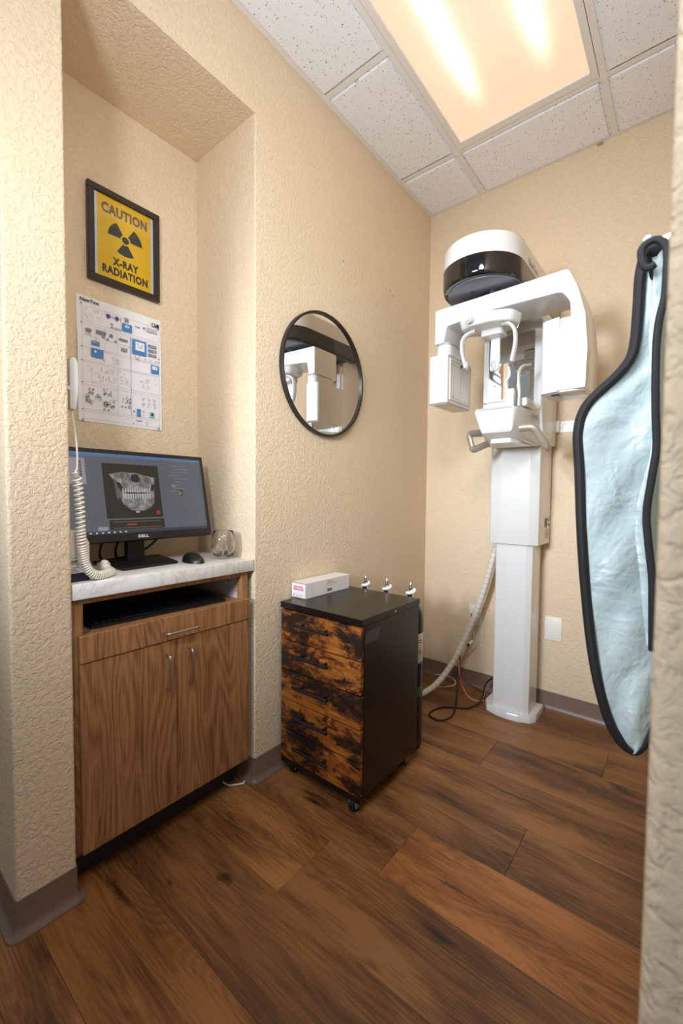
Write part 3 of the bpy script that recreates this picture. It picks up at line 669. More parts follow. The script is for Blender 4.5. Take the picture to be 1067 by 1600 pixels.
grect(bm, mf, ia+.006, ib+.002, .038, .071, e, 3); grect(bm, mf, ia+.018, ib-.012, .063, .0645, 2*e, 6); grect(bm, mf, ia+.018, ib-.012, .043, .0445, 2*e, 6); grect(bm, mf, ia+.06, ia+.092, .051, .058, 2*e, 5)
grect(bm, mf, .125, .155, .038, .050, e, 2)
grect(bm, mf, .409, .434, .152, .177, e, 3); gframe(bm, mf, .409, .434, .152, .177, .0015, 2*e, 6); ip([(1.36, .42), (1.44, .44), (1.44, .50), (1.37, .52)], 3*e, 8)
rnd = random.Random(5)
for k in range(9):
    y = t1-.030-k*.012; a = .385+rnd.uniform(0, .02); grect(bm, mf, a, a+rnd.uniform(.02, .07), y, y+.0012, e, 2)
grect(bm, mf, .392, .406, .176+.01, .182+.01, e, 2)
put('display', bm, sm, mon, label='lit screen with a greyscale jaw x-ray')
bm = B(); prism(bm, rpoly([(-.018, -.030), (.012, -.030), (.012, .030), (-.018, .030)], .006), CT+.010, 1.10, 'z', mtx=Matrix.Translation((-.255, .705, 0))); put('stand_neck', bm, M['matteblack'], mon)
bm = B(); prism(bm, rpoly([(-.335, .595), (-.11, .60), (-.125, .795), (-.335, .835)], .01), CT, CT+.009, 'z', bev=.003); put('stand_base', bm, M['matteblack'], mon)
bm = B(); tube(bm, catmull([(-.25, .62, 1.0), (-.28, .60, .90), (-.30, .62, .862), (-.34, .66, .858), (-.355, .72, .857)], 8), .004, 8); tube(bm, catmull([(-.25, .66, .96), (-.29, .655, .90), (-.31, .67, .862), (-.35, .70, .857)], 8), .004, 8)
tube(bm, catmull([(-.25, .80, .98), (-.27, .795, .93), (-.29, .745, .885), (-.32, .68, .865), (-.35, .64, .858)], 8), .004, 8); put('cable', bm, M['matteblack'], mon)

# mouse
ms = thing('computer_mouse', 'black computer mouse on the countertop beside the glass', 'mouse', (-.11, .842, CT))
bm = B(); bmesh.ops.create_uvsphere(bm, u_segments=24, v_segments=14, radius=1.0)
for v in bm.verts:
    x, y, z = v.co; v.co = Vector((-.11+x*.056, .842+y*.031*(1-.10*abs(x)), CT+.001+max(z, 0)*(.034-.010*x*abs(x)) if z > 0 else CT+.001))
bmesh.ops.remove_doubles(bm, verts=bm.verts, dist=1e-5); put('shell', bm, M['black'], ms)
bm = B(); box(bm, -.09, -.072, .839, .845, CT+.026, CT+.0335, bev=.002); put('scroll_wheel', bm, M['deepgrey'], ms)

# glass with clips
gx, gy = -.105, .966
bm = B(); lathe(bm, [(0, CT+.0005), (.022, CT+.0005), (.030, CT+.006), (.041, CT+.025), (.0455, CT+.05), (.043, CT+.075), (.0365, CT+.104), (.0353, CT+.1045), (.0415, CT+.075), (.044, CT+.05), (.0395, CT+.027), (.028, CT+.010), (0, CT+.008)], gx, gy, 36)
put('drinking_glass', bm, M['glass'], None, (gx, gy, CT), label='stemless clear wine glass holding small metal parts on the countertop', cat='glass', sharp=60)
def clip(x, y, a, h, nm, lab, m):
    t = thing(nm, lab, 'binder clip' if 'clip' in nm else 'pin', (x, y, CT+.012))
    mt = Matrix.Translation((x, y, CT+.012)) @ Matrix.Rotation(a, 4, 'Z')
    bm = B(); prism(bm, [(-.007, 0), (.007, 0), (.002, .017), (-.002, .017)], -.008, .008, 'y', mtx=mt); put('spring_body', bm, m, t)
    bm = B(); tube(bm, [mt @ Vector(p) for p in rpath([(0, -.006, .014), (0, -.005, h), (0, .005, h), (0, .006, .014)], .004)], .0012, 6); put('wire_lever', bm, M['chrome'], t)
clip(gx+.006, gy+.006, .6, .036, 'binder_clip', 'small black clip standing in the clear glass', M['matteblack'])
clip(gx-.008, gy-.012, 2.0, .024, 'metal_clip', 'small silver clip lying low in the clear glass', M['chrome'])

# small carton at the left end of the countertop
cb = thing('product_carton', 'small white printed carton with navy bottom on left end of countertop', 'box', (-.08, .46, CT))
bm = B(); prism(bm, [(.424, CT+.024), (.479, CT+.024), (.479, .957), (.464, .990), (.424, .990)], -.125, -.040, 'x', bev=.0006, seg=1)
put('carton_body', bm, M['carton'], cb)
bm = B(); box(bm, -.125, -.040, .424, .479, CT, CT+.024, bev=.0006, seg=1); put('carton_bottom', bm, M['navy'], cb, label='navy printed bottom band')
cfr = Face((-.040, 0, 0), (0, 1, 0), (0, 0, 1), (1, 0, 0))
text('lettering', 'MEP', cfr, .424, .449, .905, .912, .0006, M['ink'], cb, bold=.04, shear=.2)
bm = B()
for z, a in ((.924, .436), (.918, .447), (.901, .452), (.892, .452), (.888, .444), (.884, .448), (.880, .452), (.876, .450)): grect(bm, cfr, .426, a, z, z+.0016, .0005, 0)
put('small_print', bm, M['greyink'], cb)

# exposure hand switch on the niche side wall with coiled cord
hs = thing('hand_switch', 'white exposure hand switch with coiled cord hung beside the poster', 'switch', (-.05, NY0, 1.33))
bm = B(); prism(bm, rpoly([(.436, 1.318), (.450, 1.318), (.456, 1.36), (.458, 1.40), (.456, 1.445), (.451, 1.457), (.440, 1.457), (.436, 1.445)], .004), -.066, -.036, 'x', bev=.005, seg=3); put('handset', bm, M['white'], hs)
bm = B(); box(bm, -.064, -.038, NY0, .442, 1.368, 1.380, bev=.003); box(bm, -.062, -.040, NY0, .428, 1.335, 1.445, bev=.003); put('wall_cradle', bm, M['white'], hs)
bm = B(); tube(bm, catmull([(-.050, .443, 1.320), (-.042, .447, 1.27), (-.030, .448, 1.216), (-.025, .446, 1.165), (-.022, .441, 1.152), (-.018, .444, 1.143)], 8), .0024, 8); put('straight_lead', bm, M['cord'], hs)
bm = B()
axis = catmull([(-.018, .441, 1.150), (-.018, .446, 1.10), (-.018, .449, 1.05), (-.018, .450, 1.00), (-.018, .453, .95), (-.020, .460, .905), (-.022, .474, .878), (-.027, .496, .866), (-.035, .516, .8655), (-.048, .534, .866)], 12)
# resample by arc length and wind the coil; turns get closer toward the bottom
cum = [0]
for a, b in zip(axis, axis[1:]): cum.append(cum[-1]+(b-a).length)
Lx = cum[-1]
def at(s):
    for i in range(len(cum)-1):
        if cum[i+1] >= s: t = (s-cum[i])/(cum[i+1]-cum[i]+1e-9); return axis[i].lerp(axis[i+1], t), (axis[i+1]-axis[i]).normalized()
    return axis[-1], (axis[-1]-axis[-2]).normalized()
pts = []; ph = 0; s = 0
while s < Lx:
    pitch = .0125 if s < .15 else (.0085 if s < .20 else .0062)
    if s < .02: pitch = .02
    p, t = at(s); n1 = Vector((1, 0, 0)); n1 = (n1-t*n1.dot(t)).normalized(); n2 = t.cross(n1)
    pts.append(p+n1*math.cos(ph)*.0098+n2*math.sin(ph)*.0098); ph += 2*PI/12; s += pitch/12
tube(bm, pts, .0030, 6); put('coiled_cord', bm, M['cord'], hs)
bm = B(); tube(bm, catmull([(-.046, .531, .866), (-.062, .545, .866), (-.085, .546, .868), (-.098, .540, .880), (-.102, .545, .893)], 8), [.0125]*12+[.013]*12+[.0115]*6+[.010]*3, 14); put('strain_relief', bm, M['cord'], hs)
pa = thing('plug_adapter', 'small white cable adapter on the countertop under the monitor', 'adapter', (-.19, .60, CT))
bm = B(); box(bm, -.205, -.175, .560, .591, CT, CT+.022, bev=.003); put('adapter_body', bm, M['white'], pa)
bm = B(); tube(bm, catmull([(-.102, .545, .893), (-.12, .552, .893), (-.15, .565, .885), (-.177, .575, .868)], 6), .002, 8); put('lead', bm, M['cord'], pa)

# ------------------------------------------------------------------ framed sign and poster on the niche back wall
fb = Face((-ND, 0, 0), (0, 1, 0), (0, 0, 1), (1, 0, 0))
sg = thing('caution_sign', 'yellow radiation caution sign in dark frame hung above the white poster', 'sign', (-ND, .73, 1.825))
bm = B(); w = .0215
a0, a1, b0, b1 = .605, .857, 1.826, 2.149
for (p, q, r, s) in ((a0, a1, b0, b0+w), (a0, a1, b1-w, b1), (a0, a0+w, b0+w, b1-w), (a1-w, a1, b0+w, b1-w)): fbox(bm, fb, p, q, r, s, .003, .020, bev=.0015, seg=1)
put('frame', bm, M['frame'], sg)
bm = B(); fbox(bm, fb, a0+w, a1-w, b0+w, b1-w, .003, .010); put('mat_board', bm, M['paper'], sg)
ya, yb, za, zb = .6375, .826, b0+w, b1-w
bm = B(); grect(bm, fb, ya, yb, za, zb, .0104, 0); prt = put('print_sheet', bm, M['yellow'], sg)
text('lettering', 'CAUTION', fb, ya+.014, yb-.014, 2.070, 2.106, .0108, M['inkbrown'], prt, bold=.05)
text('lettering', 'X-RAY', fb, ya+.05, yb-.047, 1.902, 1.930, .0108, M['inkgrey'], prt, bold=.05)
text('lettering', 'RADIATION', fb, ya+.015, yb-.013, 1.866, 1.895, .0108, M['inkgrey'], prt, bold=.05)
bm = B(); cx, cz = (ya+yb)/2+.001, 2.003
gdisc(bm, fb, cx, cz, .0125, .0108, 0, 24)
for k in range(3):
    c0 = math.radians(-90+120*k); pts = []
    for j in range(9): th = c0+math.radians(-30+60*j/8); pts.append((cx+.0175*math.cos(th), cz+.0175*math.sin(th)))
    for j in range(13): th = c0+math.radians(30-60*j/12); pts.append((cx+.060*math.cos(th), cz+.056*math.sin(th)))
    gpoly(bm, fb, pts, .0108, 0)
put('trefoil_symbol', bm, M['inkgrey'], prt)
bm = B(); grect(bm, fb, a0+w, a1-w, b0+w, b1-w, .0125, 0); put('glass_pane', bm, M['pane'], sg)

po = thing('poster', 'white instruction poster with small blue diagrams taped below the sign', 'poster', (-ND, .72, 1.34))
P0, P1, Q0, Q1 = .572, .867, 1.341, 1.764
bm = B()
nx, ny = 10, 12; gv = [[bm.verts.new(fb.p(P0+(P1-P0)*i/nx, Q0+(Q1-Q0)*j/ny, .0015+(.004*((i/nx-.5)*2)**6 if j < 9 else 0))) for i in range(nx+1)] for j in range(ny+1)]
for j in range(ny):
    for i in range(nx): bm.faces.new((gv[j][i], gv[j][i+1], gv[j+1][i+1], gv[j+1][i]))
put('sheet', bm, M['paper'], po)
bm = B(); mi = dict(ink=0, grey=1, pale=2, blue=3, purple=4, green=5, peach=6, teal=7, white=8)
pm = [M['ink'], M['greyink'], M['paleink'], M['blueink'], M['purpleink'], M['greenink'], M['peachink'], M['tealink'], M['paper']]
pw, phh = P1-P0, Q1-Q0
def pr(u0, u1, v0, v1, c, d=.0062): grect(bm, fb, P0+u0*pw, P0+u1*pw, Q1-v1*phh, Q1-v0*phh, d, mi[c])
def pf(u0, u1, v0, v1, c, d=.0060): gframe(bm, fb, P0+u0*pw, P0+u1*pw, Q1-v1*phh, Q1-v0*phh, .0008, d, mi[c])
def pd(u, v, r, c, d=.0063, ry=None): gdisc(bm, fb, P0+u*pw, Q1-v*phh, r, d, mi[c], 12, ry)
rnd = random.Random(11)
def ps(u0, u1, v0, v1, c, n, w=.0005): scribble(bm, fb, P0+u0*pw, P0+u1*pw, Q1-v1*phh, Q1-v0*phh, .0063, mi[c], n, rnd, w)
# rows
pf(.05, .97, .075, .205, 'pale'); pf(.05, .60, .225, .40, 'pale'); pf(.60, .97, .225, .40, 'pale'); pf(.05, .97, .41, .51, 'pale'); pf(.05, .97, .52, .68, 'pale'); pf(.05, .97, .70, .90, 'pale'); pf(.05, .97, .915, .975, 'pale')
for a in (.30, .44): pr(a, a+.003, .225, .40, 'pale')
pr(.60, .604, .225, .90, 'blue'); pr(.44, .443, .52, .90, 'pale')
for v in (.065, .215, .405, .515, .69, .905): pd(.045, v, .0025, 'grey')
for u in (.10, .18, .25): ps(u-.03, u+.03, .085, .115, 'grey', 7)
pf(.07, .17, .13, .19, 'pale'); ps(.08, .16, .14, .18, 'grey', 8); ps(.20, .28, .14, .18, 'grey', 7)
pd(.34, .105, .0075, 'purple'); pd(.44, .105, .0075, 'purple'); pr(.365, .41, .103, .107, 'purple'); pr(.48, .49, .09, .115, 'green')
pr(.53, .58, .075, .11, 'grey'); ps(.53, .58, .075, .11, 'white', 6); pr(.50, .62, .125, .19, 'blue'); pd(.56, .147, .0085, 'white', .0064, .0045); pd(.56, .147, .006, 'teal', .0065, .003)
pd(.38, .165, .0035, 'grey'); pd(.38, .19, .0035, 'grey'); pr(.405, .49, .182, .195, 'pale')
pd(.67, .12, .005, 'teal', ry=.002); pr(.69, .72, .118, .126, 'blue'); pd(.77, .115, .0035, 'purple'); pr(.80, .94, .10, .135, 'pale'); ps(.88, .90, .12, .135, 'ink', 3)
pr(.875, .97, .045, .075, 'ink'); pr(.885, .905, .05, .07, 'white', .0064); pr(.92, .935, .048, .06, 'white', .0064); pr(.94, .97, .078, .09, 'blue')
# row 2
pd(.12, .265, .0105, 'grey', ry=.0065); ps(.08, .16, .25, .27, 'ink', 8); pr(.20, .31, .245, .275, 'grey'); ps(.20, .31, .245, .275, 'ink', 12); pf(.08, .15, .285, .305, 'grey'); ps(.08, .15, .285, .305, 'grey', 6); pd(.28, .29, .006, 'grey', ry=.003); pr(.12, .24, .305, .308, 'pale'); pd(.20, .325, .004, 'peach'); pr(.15, .24, .34, .375, 'blue'); ps(.16, .23, .345, .365, 'white', 6)
pr(.35, .39, .25, .275, 'grey'); ps(.35, .39, .25, .275, 'ink', 6); pd(.33, .30, .004, 'blue'); pd(.42, .30, .004, 'blue'); pr(.34, .41, .305, .307, 'pale')
pr(.46, .565, .26, .28, 'grey'); ps(.46, .565, .26, .28, 'ink', 8); ps(.45, .59, .295, .325, 'grey', 12); pr(.485, .56, .335, .365, 'grey'); ps(.485, .56, .335, .365, 'white', 8)
pr(.62, .80, .235, .36, 'blue'); pr(.66, .775, .25, .325, 'white', .0064)
def vee(u, v, r, c, w=.0009):
    for sgn in (-1, 1):
        A = (P0+u*pw+sgn*r, Q1-v*phh+r); Bq = (P0+u*pw+sgn*r*.35, Q1-v*phh-r*.8)
        gpoly(bm, fb, [(A[0]-w, A[1]), (A[0]+w, A[1]), (Bq[0]+w, Bq[1]), (Bq[0]-w, Bq[1])], .0066, mi[c])
    gdisc(bm, fb, P0+u*pw, Q1-v*phh-r*.55, r*.4, .0065, mi['teal'] if r > .008 else mi[c], 10, r*.25)
vee(.72, .285, .010, 'grey'); vee(.68, .385, .009, 'grey'); pd(.70, .40, .004, 'peach')
for u in (.78, .85, .92): vee(u, .385, .0045, 'grey', .0005)
for v, c in ((.245, 'grey'), (.285, 'grey'), (.325, 'grey')): pr(.825, .935, v, v+.025, c); ps(.83, .93, v, v+.025, 'white', 7); pr(.825, .845, v, v+.025, 'blue', .0064)
pd(.965, .355, .003, 'grey'); pd(.965, .385, .0025, 'blue')
# row 3
pr(.145, .28, .40, .47, 'blue'); pd(.19, .425, .004, 'white', .0065); pd(.29, .475, .004, 'peach'); ps(.38, .47, .43, .49, 'grey', 14); pr(.86, .965, .42, .495, 'blue'); pr(.875, .915, .43, .46, 'white', .0065); pr(.92, .945, .43, .46, 'white', .0065); pd(.935, .45, .002, 'peach', .0067)
# rows 4-5 line drawings
ps(.09, .20, .545, .60, 'pale', 8); ps(.24, .42, .54, .585, 'grey', 16); ps(.24, .42, .60, .66, 'grey', 12); pf(.15, .24, .60, .67, 'pale'); ps(.20, .23, .61, .66, 'ink', 3)
ps(.46, .58, .53, .56, 'pale', 8); ps(.47, .51, .58, .66, 'grey', 10); ps(.53, .59, .58, .66, 'grey', 10); ps(.70, .84, .55, .60, 'grey', 16); ps(.74, .85, .61, .66, 'grey', 10); ps(.90, .95, .56, .60, 'pale', 5)
for u in (.12, .16): pd(u, .735, .0035, 'grey')
ps(.07, .17, .75, .86, 'grey', 34, .0007); ps(.18, .26, .76, .82, 'grey', 20, .0007); ps(.27, .37, .71, .77, 'grey', 26, .0007); ps(.27, .40, .80, .87, 'ink', 30, .0007); ps(.38, .43, .78, .82, 'grey', 8)
for u in (.28, .33): pd(u, .885, .0035, 'grey')
ps(.47, .60, .73, .75, 'grey', 10); ps(.48, .52, .75, .80, 'grey', 8); ps(.53, .60, .75, .81, 'ink', 22, .0007)
for u in (.49, .53): pd(u, .835, .003, 'grey')
pd(.58, .83, .0055, 'pale'); ps(.565, .595, .82, .84, 'grey', 6)
for u in (.75, .83, .90): vee(u, .735, .006, 'grey', .0005); ps(u-.025, u+.025, .76, .82, 'grey', 14)
pd(.635, .86, .003, 'grey'); pr(.67, .72, .835, .865, 'blue'); pr(.67, .72, .87, .90, 'blue'); pd(.755, .85, .003, 'green'); pd(.755, .88, .003, 'peach'); pr(.84, .90, .845, .895, 'teal'); pr(.855, .885, .855, .88, 'ink', .0064)
ps(.25, .33, .935, .95, 'grey', 4); ps(.55, .64, .93, .955, 'grey', 7); pr(.66, .74, .935, .94, 'purple'); ps(.75, .85, .93, .955, 'grey', 8); pd(.63, .965, .002, 'green'); pd(.80, .965, .002, 'green')
put('printed_diagrams', bm, pm, po)
text('lettering', 'NewTom', fb, P0+.03*pw, P0+.24*pw, Q1-.045*phh, Q1-.018*phh, .0062, M['ink'], po, bold=.035, shear=.15)
bm = B()
for u, v in ((.045, .99), (.955, .985)):
    bm = B(); gdisc(bm, fb, P0+u*pw, Q1-v*phh, .004, .007, 0, 10); put('corner_tack', bm, M['champagne'], po)

# ------------------------------------------------------------------ round mirror on the left wall
my, mz, mr = 1.408, 1.610, .262
mrr = thing('round_mirror', 'round wall mirror with thin black rim hung on the beige wall', 'mirror', (0, my, mz-mr))
bm = B(); n = 72
ring = [(mr-.010, .004), (mr-.010, .020), (mr-.008, .022), (mr-.001, .022), (mr, .020), (mr, .002), (mr-.010, .002)]
rings = [[(d, my+math.cos(2*PI*k/n)*r, mz+math.sin(2*PI*k/n)*r) for r, d in ring] for k in range(n)]
R_ = [[bm.verts.new(p) for p in rg] for rg in rings]; m_ = len(ring)
for i in range(n):
    a, b = R_[i], R_[(i+1) % n]
    for k in range(m_): bm.faces.new((a[k], a[(k+1) % m_], b[(k+1) % m_], b[k]))
recalc(bm); put('rim', bm, M['frame'], mrr)
bm = B(); r = bmesh.ops.create_circle(bm, cap_ends=True, segments=72, radius=mr-.009)
bmesh.ops.transform(bm, matrix=Matrix.Translation((.012, my, mz)) @ Matrix.Rotation(PI/2, 4, 'Y'), verts=bm.verts); put('mirror_glass', bm, M['mirror'], mrr)

# ------------------------------------------------------------------ drawer unit
X0, X1, Y0, Y1 = .026, .415, 1.139, 1.53
du = thing('drawer_unit', 'black rolling drawer cabinet with five rustic orange-brown drawer fronts', 'cabinet', ((X0+X1)/2, (Y0+Y1)/2, 0))
bm = B(); box(bm, X0, X1, Y0+.018, Y1, .058, .655, bev=.001, seg=1); put('body', bm, M['blackboard'], du)
bm = B(); box(bm, X0-.003, X1+.003, Y0-.001, Y1+.003, .656, .680, bev=.0012, seg=1); put('top_panel', bm, M['blackboard'], du)
bm = B(); box(bm, X0, X1, Y0+.004, Y0+.02, .040, .062, bev=.001, seg=1); put('plinth', bm, M['blackboard'], du)
dh = (.651-.062)/5
for k in range(5):
    z1_ = .651-k*dh; z0_ = z1_-dh+.0042
    bm = B(); box(bm, X0+.001, X1-.001, Y0, Y0+.017, z0_, z1_, bev=.0012, seg=1); d = put('drawer', bm, M['rustic'], du)
    bm = B(); zc = z1_-.040
    tube(bm, [(.120, Y0-.030, zc), (.290, Y0-.030, zc)], .0062, 12)
    for x in (.150, .262): tube(bm, [(x, Y0+.001, zc), (x, Y0-.030, zc)], .0048, 10)
    put('handle', bm, M['black'], d)
for x, y in ((X0+.045, Y0+.035), (X1-.035, Y0+.022), (X0+.045, Y1-.045), (X1-.035, Y1-.04)):
    bm = B(); tube(bm, [(x-.010, y, .024), (x+.010, y, .024)], .024, 18); w_ = put('caster_wheel', bm, M['matteblack'], du)
    bm = B(); box(bm, x-.017, x-.011, y-.016, y+.016, .016, .052, bev=.002); box(bm, x+.011, x+.017, y-.016, y+.016, .016, .052, bev=.002); box(bm, x-.017, x+.017, y-.016, y+.016, .046, .058, bev=.002); put('fork', bm, M['darkgrey'], w_)
sf = Face((X1, 0, 0), (0, 1, 0), (0, 0, 1), (1, 0, 0))
bm = B(); gpoly(bm, sf, [(1.160, .590), (1.164, .630), (1.255, .638), (1.240, .588), (1.20, .592)], .0008, 0); put('tape_strip', bm, M['tape'], du, label='strip of clear tape')
bm = B(); gdisc(bm, Face((X1+.0045, 0, 0), (0, 1, 0), (0, 0, 1), (1, 0, 0)), 1.345, .668, .004, .0006, 0, 12); put('screw_cap', bm, M['plate'], du, label='tiny white screw cap')

# long white carton on top
zc = .6805
cx0, cx1, cyy0, cyy1, ch = .006, .082, 1.215, 1.497, .062
wc = thing('long_carton', 'long white cardboard carton with pink lettering on the drawer unit top', 'box', ((cx0+cx1)/2, 1.36, zc))
bm = B(); box(bm, cx0, cx1, cyy0+.002, cyy1, zc, zc+ch, bev=.0008, seg=1); put('carton_body', bm, M['carton'], wc)
bm = B(); box(bm, cx0+.001, cx1-.001, cyy0, cyy0+.0025, zc+.004, zc+ch-.003); put('end_flap', bm, M['paper'], wc)
bm = B(); box(bm, cx0, cx1, cyy0+.0005, cyy0+.0022, zc, zc+.0038); put('raw_edge', bm, M['kraft'], wc, label='brown cut cardboard edge'); bm = B(); box(bm, cx0, cx1, cyy0+.0005, cyy0+.0022, zc+ch-.0028, zc+ch); put('raw_edge', bm, M['kraft'], wc, label='brown cut cardboard edge')
ef = Face((0, cyy0, 0), (1, 0, 0), (0, 0, 1), (0, -1, 0))
bm = B(); rnd = random.Random(8)
for z in (zc+.041, zc+.031):
    a = .018
    while a < .069:
        w_ = rnd.uniform(.0035, .0055); grect(bm, ef, a, a+w_*.35, z, z+.008, .0004, 0); grect(bm, ef, a, a+w_, z+rnd.choice((0, .003, .0062)), z+rnd.choice((.0018, .0048, .008)), .0005, 0); grect(bm, ef, a+w_*.65, a+w_, z+rnd.uniform(0, .003), z+.0075, .0004, 0); a += w_+.0014
put('blurred_print', bm, M['redink'], wc, kind='stuff')
bm = B(); gdisc(bm, ef, .021, zc+.012, .0035, .0004, 0, 10); grect(bm, ef, .029, .068, zc+.010, zc+.0135, .0004, 1); put('printed_mark', bm, [M['redink'], M['paleink']], wc)
ff = Face((cx1, 0, 0), (0, 1, 0), (0, 0, 1), (1, 0, 0))
bm = B(); rnd = random.Random(4)
for z, a, b in ((.052, 1.345, 1.385), (.046, 1.352, 1.378), (.042, 1.338, 1.40), (.033, 1.350, 1.388), (.030, 1.338, 1.346)): grect(bm, ff, a, b, zc+z, zc+z+.0016, .0005, 0)
y = 1.348
while y < 1.378: w_ = rnd.uniform(.0006, .0016); grect(bm, ff, y, y+w_, zc+.010, zc+.022, .0005, 1); y += w_+rnd.uniform(.0006, .0014)
for a in (1.252, 1.256, 1.470): grect(bm, ff, a, a+.0007, zc+.001, zc+ch-.001, .0005, 2)
put('printed_label', bm, [M['greyink'], M['ink'], M['paleink']], wc)

# ------------------------------------------------------------------ gas cylinders behind the drawer unit
tk = [(.085, 1.622, 'dark gas cylinder standing closest to the side wall behind the drawer unit', 'left'), (.203, 1.622, 'dark gas cylinder standing in the middle of the three behind the drawer unit', 'mid'), (.325, 1.622, 'green and navy gas cylinder with white label past right edge of drawer unit', 'right')]
for i, (x, y, lab, wh) in enumerate(tk):
    t = thing('gas_cylinder', lab, 'gas cylinder', (x, y, 0), 'gas cylinders behind the drawer unit')
    bm = B(); lathe(bm, [(0, .004), (.040, .0), (.054, .008), (.056, .03), (.056, .56), (.050, .60), (.036, .622), (.018, .632), (.014, .645), (0, .645)], x, y, 28); put('bottle', bm, M['tank'], t)
    bm = B(); lathe(bm, [(.0564, .235), (.0568, .236), (.0568, .275), (.0564, .276)], x, y, 28); put('green_band', bm, M['tankgreen'], t)
    bm = B(); lathe(bm, [(.0564, .385), (.0570, .386), (.0570, .508), (.0564, .509)], x, y, 28); lb = put('label_wrap', bm, M['label'], t)
    bm = B(); lathe(bm, [(.0568, .379), (.0573, .380), (.0573, .386), (.0568, .387)], x, y, 28); put('label_edge', bm, M['blueink'], lb)
    a = math.radians(-12); dd = Vector((math.cos(a), math.sin(a), 0)); lf = Face(Vector((x, y, 0))+dd*.0572, (-dd.y, dd.x, 0), (0, 0, 1), dd)
    bm = B()
    for s1, s2, c in ((.011, .0085, 0),):
        for q in range(4):
            A = [(s1*math.cos(PI/2*q), .430+s1*1.25*math.sin(PI/2*q)), (s1*math.cos(PI/2*(q+1)), .430+s1*1.25*math.sin(PI/2*(q+1))), (s2*math.cos(PI/2*(q+1)), .430+s2*1.25*math.sin(PI/2*(q+1))), (s2*math.cos(PI/2*q), .430+s2*1.25*math.sin(PI/2*q))]
            gpoly(bm, lf, A, .0006, 0)
    gdisc(bm, lf, 0, .430, .003, .0006, 1, 8); grect(bm, lf, -.02, .012, .47, .473, .0006, 1); grect(bm, lf, -.02, .008, .48, .483, .0006, 1)
    put('hazard_diamond', bm, [M['wirered'], M['ink']], lb)
    bm = B(); box(bm, x-.011, x+.011, y-.011, y+.011, .645, .690, bev=.003); lathe(bm, [(.0125, .648), (.0125, .660)], x, y, 14); tube(bm, [(x, y, .668), (x, y-.02, .668)], .006, 10); v = put('valve', bm, M['chrome'], t)
    bm = B(); lathe(bm, [(0, .690), (.008, .690), (.009, .706), (.0055, .716), (.0045, .722), (0, .722)], x, y, 12); put('stem_nut', bm, M['chrome'], v)
    bm = B(); pts = [(x+math.cos(2*PI*k/20)*.016, y+math.sin(2*PI*k/20)*.016, .676+.004*math.cos(2*PI*k/20)) for k in range(20)]; tube(bm, pts, .0075, 10, closed=True); box(bm, x+.014, x+.026, y-.006, y-.001, .683, .697, bev=.002); put('plastic_seal', bm, M['paper'], v, label='white plastic seal collar')

# ------------------------------------------------------------------ the x-ray machine
AX, AY = .60, 1.80
xm = thing('dental_x_ray_machine', 'tall white panoramic dental x-ray machine standing against the back wall', 'x-ray machine', (AX-.015, 2.24, 0))
def rrect(x0, x1, y0, y1, r, seg=6): return rpoly([(x0, y0), (x1, y0), (x1, y1), (x0, y1)], r, seg)
bm = B(); plan = rpoly([(.452, 2.20), (.478, 2.147), (.53, 2.126), (.585, 2.120), (.64, 2.126), (.688, 2.147), (.708, 2.18), (.708, 2.33), (.452, 2.33)], [.012, .012, .02, .02, .02, .012, .008, .005, .005], 4)
sh = [(AX-.018+(p[0]-AX+.018)*.97, 2.24+(p[1]-2.24)*.96) for p in plan]
loft(bm, [[(p[0], p[1], 0) for p in plan], [(p[0], p[1], .022) for p in plan], [(p[0], p[1], .031) for p in sh]]); put('base_plate', bm, M['white'], xm)
bm = B(); prism(bm, rpoly([(.502, 2.158), (.56, 2.152), (.65, 2.155), (.676, 2.168), (.676, 2.31), (.502, 2.31)], [.010, .02, .02, .004, .004, .004], 4), .030, .90, 'z'); put('lower_column', bm, M['white'], xm)
bm = B(); prism(bm, rpoly([(.470, 2.150), (.53, 2.135), (.66, 2.137), (.702, 2.156), (.707, 2.345), (.470, 2.345)], [.012, .03, .03, .004, .004, .004], 4), .862, 1.40, 'z', bev=.003)
uc = put('upper_column', bm, M['white'], xm)
cf2 = Face((.7075, 0, 0), (0, 1, 0), (0, 0, 1), (1, 0, 0))
bm = B()
gframe(bm, cf2, 2.25, 2.335, .915, 1.00, .001, .0006, 1); grect(bm, cf2, 2.262, 2.284, .945, .99, .0006, 0); grect(bm, cf2, 2.31, 2.322, .975, .99, .0006, 0); grect(bm, cf2, 2.31, 2.322, .95, .962, .0006, 0)
for z in (.925, .932, .912, .905, .898, .890): grect(bm, cf2, 2.26, 2.325, z, z+.0025, .0006, 1)
put('rating_label', bm, [M['ink'], M['greyink']], uc)
# carriage: frame with the patient mirror, on top of the upper column
bm = B(); prism(bm, rpoly([(2.10, 1.34), (2.345, 1.345), (2.345, 1.96), (2.15, 1.96), (2.075, 1.90), (2.06, 1.50)], [.02, .02, .01, .03, .03, .03], 4), .455, .725, 'x', bev=.010, seg=3); cg = put('carriage', bm, M['white'], xm)
mrf = Face((0, 2.072, 0), (1, 0, 0), (0, 0, 1), (0, -1, 0))
bm = B(); o1 = rrect(.462, .722, 1.485, 1.893, .02); o2 = rrect(.486, .692, 1.510, 1.845, .012)
va = [bm.verts.new((p[0], 2.052, p[1])) for p in o1]; vb = [bm.verts.new((p[0], 2.052, p[1])) for p in o2]; vc = [bm.verts.new((p[0], 2.063, p[1])) for p in o2]; vd = [bm.verts.new((p[0], 2.08, p[1])) for p in o1]
n = len(o1)
for k in range(n):
    k2 = (k+1) % n; bm.faces.new((va[k], va[k2], vb[k2], vb[k])); bm.faces.new((vb[k], vb[k2], vc[k2], vc[k])); bm.faces.new((va[k], va[k2], vd[k2], vd[k]))
recalc(bm); put('mirror_frame', bm, M['white'], cg)
